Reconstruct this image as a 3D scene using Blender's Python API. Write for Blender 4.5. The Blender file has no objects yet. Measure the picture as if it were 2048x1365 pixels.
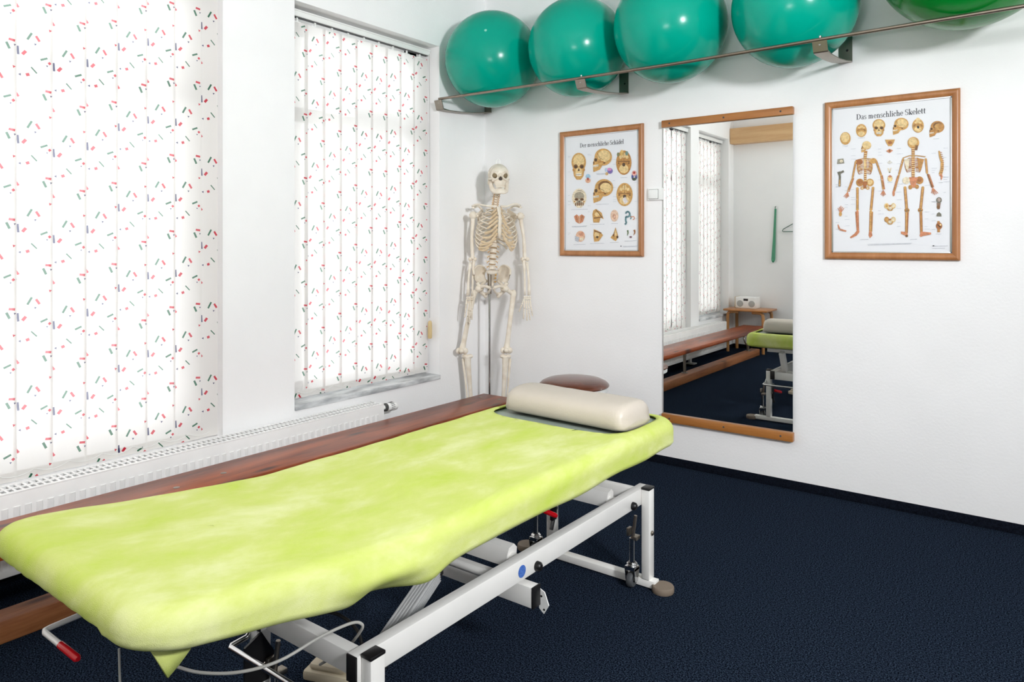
import bpy, bmesh, math, random
from mathutils import Vector as V, Matrix, noise
S = bpy.context.scene
PI = math.pi
rnd = random.Random(7)

# ------------------------------------------------------------ camera
FPX, CX, HZ = 1436.0, 1024.0, 487.0          # focal length and horizon row for the 2048x1365 frame
YAW = math.atan2(2105 - 1024, FPX)
CAM = V((2.9455, -3.6211, 1.2))
FW = V((-math.sin(YAW), math.cos(YAW), 0)); RT = V((math.cos(YAW), math.sin(YAW), 0)); UP = V((0, 0, 1))
cd = bpy.data.cameras.new('camera'); cam = bpy.data.objects.new('camera', cd); S.collection.objects.link(cam)
cam.location = CAM; cam.rotation_euler = (PI / 2, 0, YAW)
cd.sensor_width = 36; cd.lens = FPX / 2048 * 36; cd.shift_y = -(682.5 - HZ) / 2048; cd.clip_start = .02
S.camera = cam

def ray(u, v): return FW + RT * ((u - CX) / FPX) + UP * ((HZ - v) / FPX)
def hit(u, v, ax, val):
    d = ray(u, v); return CAM + d * ((val - CAM[ax]) / d[ax])
def at(u, v, depth): return CAM + ray(u, v) * depth

# ------------------------------------------------------------ light, sky, exposure
S.view_settings.view_transform = 'Standard'; S.view_settings.look = 'None'
S.view_settings.exposure = -0.13; S.view_settings.gamma = 1.0
S.view_settings.use_curve_mapping = False
S.cycles.caustics_reflective = False; S.cycles.caustics_refractive = False
S.cycles.max_bounces = 10; S.cycles.diffuse_bounces = 6; S.cycles.transparent_max_bounces = 16
S.cycles.use_denoising = True; S.cycles.sample_clamp_indirect = 6.0
w = bpy.data.worlds.new('World'); S.world = w; w.use_nodes = True
bg = w.node_tree.nodes['Background']; bg.inputs[0].default_value = (.93, .97, 1, 1); bg.inputs[1].default_value = 7.0

def lamp(name, kind, loc, target, energy, col=(1, 1, 1), size=.3, spread=180):
    l = bpy.data.lights.new(name, kind); o = bpy.data.objects.new(name, l); S.collection.objects.link(o)
    o.location = loc; l.energy = energy; l.color = col
    o.rotation_euler = (V(target) - V(loc)).to_track_quat('-Z', 'Y').to_euler()
    if kind == 'AREA': l.shape = 'DISK'; l.size = size; l.spread = math.radians(spread)
    return o
lamp('flash_umbrella', 'AREA', (4.35, -2.85, 2.0), (-.1, -.35, 1.2), 58, (.96, .98, 1), .38, 125)
lamp('bounce_flash', 'AREA', (2.5, -3.75, 1.3), (2.45, -3.65, 2.84), 46, (.95, .978, 1), .6)

# ------------------------------------------------------------ materials
def srgb(r, g, b):
    f = lambda c: (c / 255 / 12.92) if c / 255 <= .04045 else ((c / 255 + .055) / 1.055) ** 2.4
    return (f(r), f(g), f(b), 1)
def newmat(name):
    m = bpy.data.materials.new(name); m.use_nodes = True
    nt = m.node_tree; p = nt.nodes['Principled BSDF']; return m, nt, p
def link(nt, a, b): nt.links.new(a, b)
def mat(name, c1, c2=None, scale=20, rough=.5, metal=0, bump=0, bscale=None, detail=3, coat=0, stretch=None, lo=.35, hi=.65, spec=None):
    m, nt, p = newmat(name)
    p.inputs['Roughness'].default_value = rough; p.inputs['Metallic'].default_value = metal
    if coat: p.inputs['Coat Weight'].default_value = coat; p.inputs['Coat Roughness'].default_value = .12
    if spec is not None: p.inputs['Specular IOR Level'].default_value = spec
    tc = nt.nodes.new('ShaderNodeTexCoord'); src = tc.outputs['Object']
    if stretch:
        mp = nt.nodes.new('ShaderNodeMapping'); mp.inputs['Scale'].default_value = stretch
        link(nt, src, mp.inputs[0]); src = mp.outputs[0]
    nz = nt.nodes.new('ShaderNodeTexNoise'); nz.inputs['Scale'].default_value = scale; nz.inputs['Detail'].default_value = detail
    link(nt, src, nz.inputs['Vector'])
    cr = nt.nodes.new('ShaderNodeValToRGB'); link(nt, nz.outputs[0], cr.inputs[0])
    cr.color_ramp.elements[0].position = lo; cr.color_ramp.elements[1].position = hi
    c2 = c2 or tuple(min(1, c * 1.05) for c in c1[:3]) + (1,)
    cr.color_ramp.elements[0].color = c1; cr.color_ramp.elements[1].color = c2
    link(nt, cr.outputs[0], p.inputs['Base Color'])
    if bump:
        n2 = nt.nodes.new('ShaderNodeTexNoise'); n2.inputs['Scale'].default_value = bscale or scale; n2.inputs['Detail'].default_value = 4
        link(nt, src, n2.inputs['Vector'])
        bp = nt.nodes.new('ShaderNodeBump'); bp.inputs['Strength'].default_value = bump; bp.inputs['Distance'].default_value = .01
        link(nt, n2.outputs[0], bp.inputs['Height']); link(nt, bp.outputs[0], p.inputs['Normal'])
    return m
def wood(name, c1, c2, axis, rough=.35, coat=.3, knots=None, rings=14):
    m, nt, p = newmat(name)
    p.inputs['Roughness'].default_value = rough; p.inputs['Coat Weight'].default_value = coat; p.inputs['Coat Roughness'].default_value = .2
    tc = nt.nodes.new('ShaderNodeTexCoord'); mp = nt.nodes.new('ShaderNodeMapping')
    mp.inputs['Scale'].default_value = tuple(.09 if i == axis else 1.0 for i in range(3))
    link(nt, tc.outputs['Object'], mp.inputs[0])
    n1 = nt.nodes.new('ShaderNodeTexNoise'); n1.inputs['Scale'].default_value = rings; n1.inputs['Detail'].default_value = 4; n1.inputs['Distortion'].default_value = .6
    n2 = nt.nodes.new('ShaderNodeTexNoise'); n2.inputs['Scale'].default_value = 160; n2.inputs['Detail'].default_value = 2
    link(nt, mp.outputs[0], n1.inputs['Vector']); link(nt, mp.outputs[0], n2.inputs['Vector'])
    mx = nt.nodes.new('ShaderNodeMath'); mx.operation = 'MULTIPLY_ADD'; mx.inputs[1].default_value = .3
    link(nt, n2.outputs[0], mx.inputs[0]); link(nt, n1.outputs[0], mx.inputs[2])
    cr = nt.nodes.new('ShaderNodeValToRGB'); cr.color_ramp.elements[0].position = .48; cr.color_ramp.elements[1].position = .85
    cr.color_ramp.elements[0].color = c1; cr.color_ramp.elements[1].color = c2
    link(nt, mx.outputs[0], cr.inputs[0]); last = cr.outputs[0]
    if knots:
        mp2 = nt.nodes.new('ShaderNodeMapping'); mp2.inputs['Scale'].default_value = tuple(1.7 if i == axis else 6.0 for i in range(3))
        link(nt, tc.outputs['Object'], mp2.inputs[0])
        vo = nt.nodes.new('ShaderNodeTexVoronoi'); vo.inputs['Scale'].default_value = 1.0; vo.voronoi_dimensions = '2D'
        link(nt, mp2.outputs[0], vo.inputs['Vector'])
        c3 = nt.nodes.new('ShaderNodeValToRGB'); c3.color_ramp.elements[0].position = .04; c3.color_ramp.elements[1].position = .13
        c3.color_ramp.elements[0].color = (1, 1, 1, 1); c3.color_ramp.elements[1].color = (0, 0, 0, 1)
        link(nt, vo.outputs['Distance'], c3.inputs[0])
        mm = nt.nodes.new('ShaderNodeMix'); mm.data_type = 'RGBA'; link(nt, c3.outputs[0], mm.inputs[0])
        link(nt, last, mm.inputs[6]); mm.inputs[7].default_value = knots; last = mm.outputs[2]
    link(nt, last, p.inputs['Base Color'])
    return m

M = {}
M['wall'] = mat('white_plaster', srgb(244, 243, 243), srgb(247, 246, 246), 3, .75, bump=.075, bscale=85, spec=.2)
M['ceiling'] = mat('ceiling_paint', srgb(246, 246, 246), None, 3, .9)
M['carpet'] = mat('navy_carpet', srgb(8, 12, 21), srgb(54, 66, 84), 230, .95, bump=.15, bscale=260, detail=3, lo=.42, hi=.70, spec=0)
M['carpetedge'] = mat('navy_carpet_edge', srgb(9, 12, 20), srgb(22, 27, 38), 200, .95, spec=.05)
M['pvc'] = mat('white_window_frame', srgb(235, 236, 236), None, 5, .35)
M['marble'] = mat('grey_marble', srgb(150, 153, 156), srgb(224, 226, 227), 9, .3, detail=8, stretch=(2.5, .8, 2.5), lo=.3, hi=.62)
M['white'] = mat('white_lacquer', srgb(232, 230, 226), None, 8, .3, coat=.3)
M['whiteplastic'] = mat('white_plastic', srgb(238, 238, 236), None, 8, .35)
M['radiator'] = mat('radiator_enamel', srgb(242, 241, 240), None, 8, .35)
M['hole'] = mat('dark_slot', srgb(70, 70, 70), None, 8, .8)
M['benchwood'] = wood('red_brown_pine', srgb(94, 38, 15), srgb(162, 80, 38), 1, .34, .06, knots=srgb(70, 32, 20))
M['benchwood'].node_tree.nodes['Principled BSDF'].inputs['Specular IOR Level'].default_value = .3
M['beamwood'] = wood('orange_pine', srgb(140, 82, 46), srgb(188, 124, 80), 1, .45, .2, knots=srgb(90, 48, 28))
M['framewood'] = wood('beech_frame', srgb(164, 106, 60), srgb(186, 128, 80), 2, .4, .3)
M['railwood'] = wood('oak_rail', srgb(158, 98, 44), srgb(184, 122, 62), 0, .4, .3)
M['beech'] = wood('bentwood_beech', srgb(176, 120, 66), srgb(204, 150, 92), 2, .4, .3)
M['pelmet'] = wood('pale_wood', srgb(196, 152, 104), srgb(214, 174, 128), 0, .5, .1)
M['chrome'] = mat('chrome', srgb(200, 200, 200), None, 8, .16, 1)
M['steel'] = mat('dull_steel', srgb(150, 142, 132), None, 30, .38, 1)
M['rodmetal'] = mat('rod_steel', srgb(140, 128, 116), None, 30, .4, 1)
M['alu'] = mat('aluminium', srgb(215, 215, 215), None, 30, .4, .35)
M['silver'] = mat('silver_lip', srgb(205, 205, 205), None, 30, .3, .8)
M['black'] = mat('black_plastic', srgb(18, 17, 18), None, 20, .4)
M['rubber'] = mat('grey_rubber', srgb(70, 72, 74), None, 20, .6)
M['taupe'] = mat('taupe_rubber', srgb(122, 108, 94), None, 40, .7)
M['red'] = mat('red_grip', srgb(196, 12, 24), None, 20, .25, coat=.4)
M['beige'] = mat('beige_plastic', srgb(196, 184, 160), None, 20, .5)
M['vinyl'] = mat('grey_green_vinyl', srgb(134, 146, 138), srgb(142, 153, 146), 12, .38)
M['bolster'] = mat('cream_leatherette', srgb(192, 182, 170), srgb(198, 188, 176), 6, .42, bump=.08, bscale=140)
M['leather'] = mat('brown_leather', srgb(90, 44, 26), srgb(104, 54, 34), 10, .24, bump=.05, bscale=240, coat=.3)
M['teal'] = mat('teal_rubber', srgb(0, 150, 128), srgb(0, 156, 134), 3, .2, bump=.02, bscale=30, spec=.22)
M['valve'] = mat('valve_rubber', srgb(130, 205, 185), None, 20, .4)
M['green'] = mat('green_rubber', srgb(0, 122, 40), srgb(0, 128, 44), 3, .2, spec=.3)
M['bone'] = mat('bone', srgb(226, 213, 194), srgb(238, 229, 214), 25, .5)
M['cartilage'] = mat('costal_cartilage', srgb(208, 184, 148), srgb(218, 196, 164), 25, .5)
M['disc'] = mat('spinal_disc', srgb(170, 140, 104), None, 25, .5)
M['nerve'] = mat('nerve_yellow', srgb(206, 158, 84), None, 25, .5)
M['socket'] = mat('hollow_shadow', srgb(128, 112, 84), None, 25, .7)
M['nosehole'] = mat('nasal_cavity', srgb(66, 56, 48), None, 25, .8)
M['cord'] = mat('white_cord', srgb(176, 174, 168), None, 20, .5)
M['blackcord'] = mat('black_cord', srgb(30, 28, 28), None, 20, .5)
M['tan'] = mat('tan_wood', srgb(206, 180, 130), None, 20, .5)
M['jade'] = mat('jade_plastic', srgb(78, 152, 118), None, 20, .4)
M['darkjade'] = mat('dark_green_plastic', srgb(40, 92, 70), None, 20, .4)
M['blue'] = mat('blue_sticker', srgb(50, 92, 176), srgb(90, 128, 200), 260, .4)
M['speaker'] = mat('grey_grille', srgb(170, 172, 170), None, 20, .6)
M['paper'] = mat('poster_paper', srgb(228, 229, 234), srgb(234, 235, 238), 2, .4, coat=.15)

m, nt, p = newmat('mirror_glass'); p.inputs['Base Color'].default_value = (.9, .92, .9, 1); p.inputs['Metallic'].default_value = 1; p.inputs['Roughness'].default_value = 0
M['mirror'] = m
m, nt, p = newmat('window_glass'); nt.nodes.remove(p)
gl = nt.nodes.new('ShaderNodeBsdfGlossy'); gl.inputs['Roughness'].default_value = 0
tr = nt.nodes.new('ShaderNodeBsdfTransparent'); fr = nt.nodes.new('ShaderNodeFresnel'); mx = nt.nodes.new('ShaderNodeMixShader')
link(nt, fr.outputs[0], mx.inputs[0]); link(nt, tr.outputs[0], mx.inputs[1]); link(nt, gl.outputs[0], mx.inputs[2])
link(nt, mx.outputs[0], nt.nodes['Material Output'].inputs[0]); M['glass'] = m
# printing ink reads the face colour of the printed drawing
m, nt, p = newmat('printing_ink'); a = nt.nodes.new('ShaderNodeAttribute'); a.attribute_name = 'ink'
tc = nt.nodes.new('ShaderNodeTexCoord'); n1 = nt.nodes.new('ShaderNodeTexNoise'); n1.inputs['Scale'].default_value = 90; n1.inputs['Detail'].default_value = 5; n1.inputs['Roughness'].default_value = .7
link(nt, tc.outputs['Object'], n1.inputs['Vector']); mr = nt.nodes.new('ShaderNodeMapRange'); mr.inputs[1].default_value = .3; mr.inputs[2].default_value = .7; mr.inputs[3].default_value = .62; mr.inputs[4].default_value = 1.12
link(nt, n1.outputs[0], mr.inputs[0]); ml_ = nt.nodes.new('ShaderNodeVectorMath'); ml_.operation = 'SCALE'; link(nt, a.outputs['Color'], ml_.inputs[0]); link(nt, mr.outputs[0], ml_.inputs['Scale'])
link(nt, ml_.outputs[0], p.inputs['Base Color']); p.inputs['Roughness'].default_value = .4; M['ink'] = m
# terry cloth
m, nt, p = newmat('lime_terry'); tc = nt.nodes.new('ShaderNodeTexCoord')
n1 = nt.nodes.new('ShaderNodeTexNoise'); n1.inputs['Scale'].default_value = 7; n1.inputs['Detail'].default_value = 7; n1.inputs['Roughness'].default_value = .62; n1.inputs['Distortion'].default_value = .25
mp = nt.nodes.new('ShaderNodeMapping'); mp.inputs['Scale'].default_value = (1, .55, 1); mp.inputs['Rotation'].default_value = (0, 0, .5)
link(nt, tc.outputs['Object'], mp.inputs[0]); link(nt, mp.outputs[0], n1.inputs['Vector'])
cr = nt.nodes.new('ShaderNodeValToRGB'); cr.color_ramp.elements[0].position = .28; cr.color_ramp.elements[1].position = .74
cr.color_ramp.elements[0].color = srgb(182, 201, 78); cr.color_ramp.elements[1].color = srgb(220, 223, 168)
e = cr.color_ramp.elements.new(.5); e.color = srgb(198, 207, 120)
link(nt, n1.outputs[0], cr.inputs[0]); link(nt, cr.outputs[0], p.inputs['Base Color'])
p.inputs['Roughness'].default_value = .95; p.inputs['Specular IOR Level'].default_value = .1
p.inputs['Sheen Weight'].default_value = .12; p.inputs['Sheen Roughness'].default_value = .5; p.inputs['Sheen Tint'].default_value = srgb(225, 240, 150)
n2 = nt.nodes.new('ShaderNodeTexNoise'); n2.inputs['Scale'].default_value = 650; n2.inputs['Detail'].default_value = 2
link(nt, tc.outputs['Object'], n2.inputs['Vector'])
bp = nt.nodes.new('ShaderNodeBump'); bp.inputs['Strength'].default_value = .35; bp.inputs['Distance'].default_value = .002
link(nt, n2.outputs[0], bp.inputs['Height']); link(nt, bp.outputs[0], p.inputs['Normal']); M['terry'] = m
# blind fabric: translucent white with a printed confetti repeat in the slat's own UV (metres)
PER = .323
def blind_material():
    m, nt, p = newmat('confetti_blind_fabric'); nt.nodes.remove(p)
    N = nt.nodes.new
    uv = N('ShaderNodeUVMap'); uv.uv_map = 'UVMap'
    oi = N('ShaderNodeObjectInfo')
    off = N('ShaderNodeMath'); off.operation = 'MULTIPLY'; off.inputs[1].default_value = PER; link(nt, oi.outputs['Random'], off.inputs[0])
    sp = N('ShaderNodeSeparateXYZ'); link(nt, uv.outputs[0], sp.inputs[0])
    ad = N('ShaderNodeMath'); ad.operation = 'ADD'; link(nt, sp.outputs[1], ad.inputs[0]); link(nt, off.outputs[0], ad.inputs[1])
    md = N('ShaderNodeMath'); md.operation = 'FLOORED_MODULO'; md.inputs[1].default_value = PER; link(nt, ad.outputs[0], md.inputs[0])
    cb = N('ShaderNodeCombineXYZ'); link(nt, sp.outputs[0], cb.inputs[0]); link(nt, md.outputs[0], cb.inputs[1])
    P = cb.outputs[0]
    def half(ex, c, h):
        d = N('ShaderNodeVectorMath'); d.operation = 'DOT_PRODUCT'; d.inputs[1].default_value = (ex[0], ex[1], 0); link(nt, P, d.inputs[0])
        s = N('ShaderNodeMath'); s.operation = 'COMPARE'; s.inputs[1].default_value = ex[0] * c[0] + ex[1] * c[1]; s.inputs[2].default_value = h
        link(nt, d.outputs['Value'], s.inputs[0]); return s.outputs[0]
    def rect(cx, cy, l, h, ang):
        a = math.radians(ang); r1 = half((math.cos(a), math.sin(a)), (cx, cy), l / 2); r2 = half((-math.sin(a), math.cos(a)), (cx, cy), h / 2)
        mu = N('ShaderNodeMath'); mu.operation = 'MULTIPLY'; link(nt, r1, mu.inputs[0]); link(nt, r2, mu.inputs[1]); return mu.outputs[0]
    def tri(cx, cy, s, ang):
        q = None
        for k in range(3):
            a = math.radians(ang + 120 * k)
            r = half((math.cos(a), math.sin(a)), (cx - math.cos(a) * s, cy - math.sin(a) * s), s * 1.5)
            if q is None: q = r
            else:
                mu = N('ShaderNodeMath'); mu.operation = 'MULTIPLY'; link(nt, q, mu.inputs[0]); link(nt, r, mu.inputs[1]); q = mu.outputs[0]
        return q
    RED, GRN, NVY = srgb(206, 26, 58), srgb(22, 104, 74), srgb(38, 44, 96)
    items = [(rect(.052, .262, .030, .0075, 62), GRN), (rect(.078, .258, .022, .0085, -58), RED), (tri(.070, .236, .0052, 80), NVY),
             (rect(.066, .140, .027, .0045, -48), GRN), (rect(.046, .121, .0115, .0105, 20), RED), (tri(.022, .118, .0055, 0), NVY),
             (rect(.112, .068, .020, .0085, -8), RED), (rect(.100, .046, .025, .0085, -66), GRN), (tri(.121, .052, .0045, 200), NVY),
             (rect(.016, .205, .031, .0072, -86), NVY), (rect(.035, .199, .018, .0105, 52), RED),
             (rect(.098, .187, .025, .0072, 24), GRN), (rect(.116, .174, .009, .009, 40), RED), (tri(.108, .163, .0042, 90), NVY),
             (tri(.118, .296, .0062, 190), RED), (rect(.012, .046, .022, .008, -56), RED), (rect(.010, .020, .006, .005, 0), NVY)]
    col = None
    for msk, c in items:
        x = N('ShaderNodeMix'); x.data_type = 'RGBA'; link(nt, msk, x.inputs[0])
        if col is None: x.inputs[6].default_value = srgb(238, 235, 232)
        else: link(nt, col, x.inputs[6])
        x.inputs[7].default_value = c; col = x.outputs[2]
    df = N('ShaderNodeBsdfDiffuse'); tl = N('ShaderNodeBsdfTranslucent'); tp = N('ShaderNodeBsdfTransparent')
    fade = N('ShaderNodeMix'); fade.data_type = 'RGBA'; fade.inputs[0].default_value = .42; link(nt, col, fade.inputs[6]); fade.inputs[7].default_value = srgb(238, 235, 232)
    link(nt, col, df.inputs[0]); link(nt, fade.outputs[2], tl.inputs[0]); link(nt, fade.outputs[2], tp.inputs[0])
    m1 = N('ShaderNodeMixShader'); m1.inputs[0].default_value = .34; link(nt, df.outputs[0], m1.inputs[1]); link(nt, tl.outputs[0], m1.inputs[2])
    m2 = N('ShaderNodeMixShader'); m2.inputs[0].default_value = .05; link(nt, m1.outputs[0], m2.inputs[1]); link(nt, tp.outputs[0], m2.inputs[2])
    link(nt, m2.outputs[0], nt.nodes['Material Output'].inputs[0]); return m
M['blind'] = blind_material()

# ------------------------------------------------------------ mesh helpers
class MB:
    def __init__(s): s.bm = bmesh.new(); s.mats = []; s.mi = 0
    def use(s, name):
        m = M[name]
        if m not in s.mats: s.mats.append(m)
        s.mi = s.mats.index(m); return s
    def face(s, vs, smooth=True):
        try: f = s.bm.faces.new(vs)
        except ValueError: return None
        f.material_index = s.mi; f.smooth = smooth; return f
    def poly(s, pts): return s.face([s.bm.verts.new(p) for p in pts], False)
    def box(s, a, b, bev=0, mtx=None):
        a, b = V(a), V(b); lo = V(map(min, a, b)); hi = V(map(max, a, b))
        r = bmesh.ops.create_cube(s.bm, size=1)
        for v in r['verts']:
            v.co = V((lo[i] if v.co[i] < 0 else hi[i]) for i in range(3))
        fs = set(f for v in r['verts'] for f in v.link_faces)
        if bev:
            g = bmesh.ops.bevel(s.bm, geom=list({e for f in fs for e in f.edges}), offset=min(bev, min(hi - lo) * .45), segments=2, profile=.5, affect='EDGES')
            fs = set(g['faces']) | {f for f in fs if f.is_valid}
            vs = {v for f in fs for v in f.verts}
            fs = {f for v in vs for f in v.link_faces}
        vs = {v for f in fs for v in f.verts}
        for f in fs: f.material_index = s.mi; f.smooth = bool(bev)
        if mtx is not None:
            for v in vs: v.co = mtx @ v.co
        return s
    def beam(s, p, q, wx, wz, bev=.003, up=(0, 0, 1)):
        p, q = V(p), V(q); d = (q - p); L = d.length; d.normalize()
        x = d.cross(V(up)).normalized(); z = x.cross(d)
        mt = Matrix(((x.x, d.x, z.x, p.x), (x.y, d.y, z.y, p.y), (x.z, d.z, z.z, p.z), (0, 0, 0, 1)))
        return s.box((-wx / 2, 0, -wz / 2), (wx / 2, L, wz / 2), bev, mt)
    def tube(s, pts, r, n=10, cap=True, flat=None, closed=False):
        pts = [V(p) for p in pts]; k = len(pts); rs = r if isinstance(r, (list, tuple)) else [r] * k
        rings = []; prev = None
        for i in range(k):
            if closed: t = (pts[(i + 1) % k] - pts[i - 1])
            else: t = (pts[min(i + 1, k - 1)] - pts[max(i - 1, 0)])
            t.normalize()
            if prev is None:
                h = V((0, 0, 1)) if abs(t.z) < .9 else V((1, 0, 0)); a = t.cross(h).normalized()
            else:
                a = prev - t * prev.dot(t); a.normalize()
            prev = a; bb = t.cross(a); fl = flat or (1, 1)
            rings.append([s.bm.verts.new(pts[i] + (a * math.cos(2 * PI * j / n) * fl[0] + bb * math.sin(2 * PI * j / n) * fl[1]) * rs[i]) for j in range(n)])
        for i in range(k if closed else k - 1):
            A, B = rings[i], rings[(i + 1) % k]
            for j in range(n): s.face([A[j], A[(j + 1) % n], B[(j + 1) % n], B[j]])
        if cap and not closed: s.face(rings[0][::-1]); s.face(rings[-1])
        return s
    def ell(s, c, r, seg=16, rng=10, mtx=None):
        r = (r, r, r) if not isinstance(r, (tuple, list)) else r
        g = bmesh.ops.create_uvsphere(s.bm, u_segments=seg, v_segments=rng, radius=1)
        for v in g['verts']:
            q = V((v.co.x * r[0], v.co.y * r[1], v.co.z * r[2]))
            v.co = V(c) + ((mtx @ q) if mtx is not None else q)
        for f in {f for v in g['verts'] for f in v.link_faces}: f.material_index = s.mi; f.smooth = True
        return s
    def lathe(s, prof, c=(0, 0, 0), n=32, axis=(0, 0, 1)):
        ax = V(axis).normalized(); h = V((0, 0, 1)) if abs(ax.z) < .9 else V((1, 0, 0))
        a = ax.cross(h).normalized(); bb = ax.cross(a); c = V(c); rings = []
        for r, z in prof:
            if r < 1e-6: rings.append([s.bm.verts.new(c + ax * z)])
            else: rings.append([s.bm.verts.new(c + ax * z + (a * math.cos(2 * PI * j / n) + bb * math.sin(2 * PI * j / n)) * r) for j in range(n)])
        for A, B in zip(rings, rings[1:]):
            for j in range(n):
                j2 = (j + 1) % n
                if len(A) == 1 and len(B) == 1: continue
                if len(A) == 1: s.face([A[0], B[j2], B[j]])
                elif len(B) == 1: s.face([A[j], A[j2], B[0]])
                else: s.face([A[j], A[j2], B[j2], B[j]])
        return s
    def prism(s, pts, d, smooth=False):
        d = V(d); A = [s.bm.verts.new(p) for p in pts]; B = [s.bm.verts.new(V(p) + d) for p in pts]; n = len(A)
        s.face(A[::-1], False); s.face(B, False)
        for i in range(n): s.face([A[i], A[(i + 1) % n], B[(i + 1) % n], B[i]], smooth)
        return s
    def build(s, name, parent=None, sharp=40, recalc=True):
        if recalc: bmesh.ops.recalc_face_normals(s.bm, faces=s.bm.faces[:])
        me = bpy.data.meshes.new(name); s.bm.to_mesh(me); s.bm.free()
        for m in s.mats: me.materials.append(m)
        if sharp: me.set_sharp_from_angle(angle=math.radians(sharp))
        o = bpy.data.objects.new(name, me); S.collection.objects.link(o)
        if parent is not None:
            o.parent = parent; o.matrix_parent_inverse = Matrix.Translation(-V(world_loc(parent)))
        return o
def world_loc(o):
    l = V((0, 0, 0)); 
    if o.parent is None: return V(o.location)
    return (0, 0, 0) if o.type == 'MESH' else V(o.location)
def mb(name): return MB().use(name)
def tag(o, label, cat, group=None):
    o['label'] = label; o['category'] = cat
    if group: o['group'] = group
    return o
def thing(name, loc, label, cat, group=None):
    o = bpy.data.objects.new(name, None); S.collection.objects.link(o); o.location = loc; o.empty_display_size = .1
    return tag(o, label, cat, group)
def struct(o): o['kind'] = 'structure'; return o
def spline(pts, n=8):
    pts = [V(p) for p in pts]; out = []; P = [pts[0] * 2 - pts[1]] + pts + [pts[-1] * 2 - pts[-2]]
    for i in range(1, len(P) - 2):
        a, b_, c, d = P[i - 1:i + 3]
        for k in range(n):
            t = k / n
            out.append(.5 * ((2 * b_) + (c - a) * t + (2 * a - 5 * b_ + 4 * c - d) * t * t + (3 * b_ - a - 3 * c + d) * t ** 3))
    out.append(pts[-1]); return out
def copyobj(o, parent=None):
    c = o.copy(); S.collection.objects.link(c)
    if parent is not None: c.parent = parent
    return c

# ------------------------------------------------------------ room shell
RX, RY, RZ = 5.0, -4.58, 2.84
struct(mb('carpet').box((-.35, RY - .1, -.08), (RX + .1, .1, 0)).build('floor'))
struct(mb('ceiling').box((-.35, RY - .1, RZ), (RX + .1, .1, RZ + .1)).build('ceiling'))
struct(mb('wall').box((-.35, 0, 0), (RX + .1, .12, RZ)).build('wall_back'))
struct(mb('wall').box((-.35, RY - .12, 0), (RX + .1, RY, RZ)).build('wall_front'))
struct(mb('wall').box((RX, RY, 0), (RX + .12, 0, RZ)).build('wall_right'))
# window openings: (y0, y1, z0, z1)
OPEN = [(-3.35, -1.845, .338, 2.385), (-1.467, -.435, .385, 2.385), (-4.42, -3.56, .385, 2.385)]
wl = mb('wall')
ys = [RY - .12, -4.42, -3.56, -3.35, -1.845, -1.467, -.435, .12]
for k in range(0, 7, 2): wl.box((-.30, ys[k], 0), (0, ys[k + 1], RZ))
for (y0, y1, z0, z1) in OPEN:
    wl.box((-.30, y0, 0), (0, y1, z0)); wl.box((-.30, y0, z1), (0, y1, RZ))
struct(wl.build('wall_left'))
struct(mb('carpetedge').box((0, -.008, 0), (RX, 0, .043), .002).build('baseboard_back'))
struct(mb('carpetedge').box((0, RY, 0), (.008, -.008, .043), .002).build('baseboard_left'))
struct(mb('carpetedge').box((.008, RY, 0), (RX, RY + .008, .043), .002).build('baseboard_front'))
for i, (y0, y1, z0, z1) in enumerate(OPEN):
    ml, mr = (.12, .15) if i == 0 else (.13, .11)
    wn = struct(bpy.data.objects.new('window_%d' % (i + 1), None)); S.collection.objects.link(wn); wn.location = (-.2, (y0 + y1) / 2, z0)
    f = mb('pvc'); x0, x1 = -.25, -.19
    f.box((x0, y0, z0), (x1, y0 + ml, z1), .004).box((x0, y1 - mr, z0), (x1, y1, z1), .004)
    f.box((x0, y0, z0), (x1, y1, z0 + .085), .004).box((x0, y0, z1 - .09), (x1, y1, z1), .004)
    f.box((x0, y0, 1.84), (x1, y1, 1.91), .004)
    f.build('window_frame', wn)
    mb('glass').box((-.226, y0 + ml - .01, z0 + .075), (-.222, y1 - mr + .01, z1 - .08)).build('pane', wn)
    if i:
        mb('marble').box((-.19, y0, .385), (.012, y1, .411), .003).build('window_sill', wn)

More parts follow.
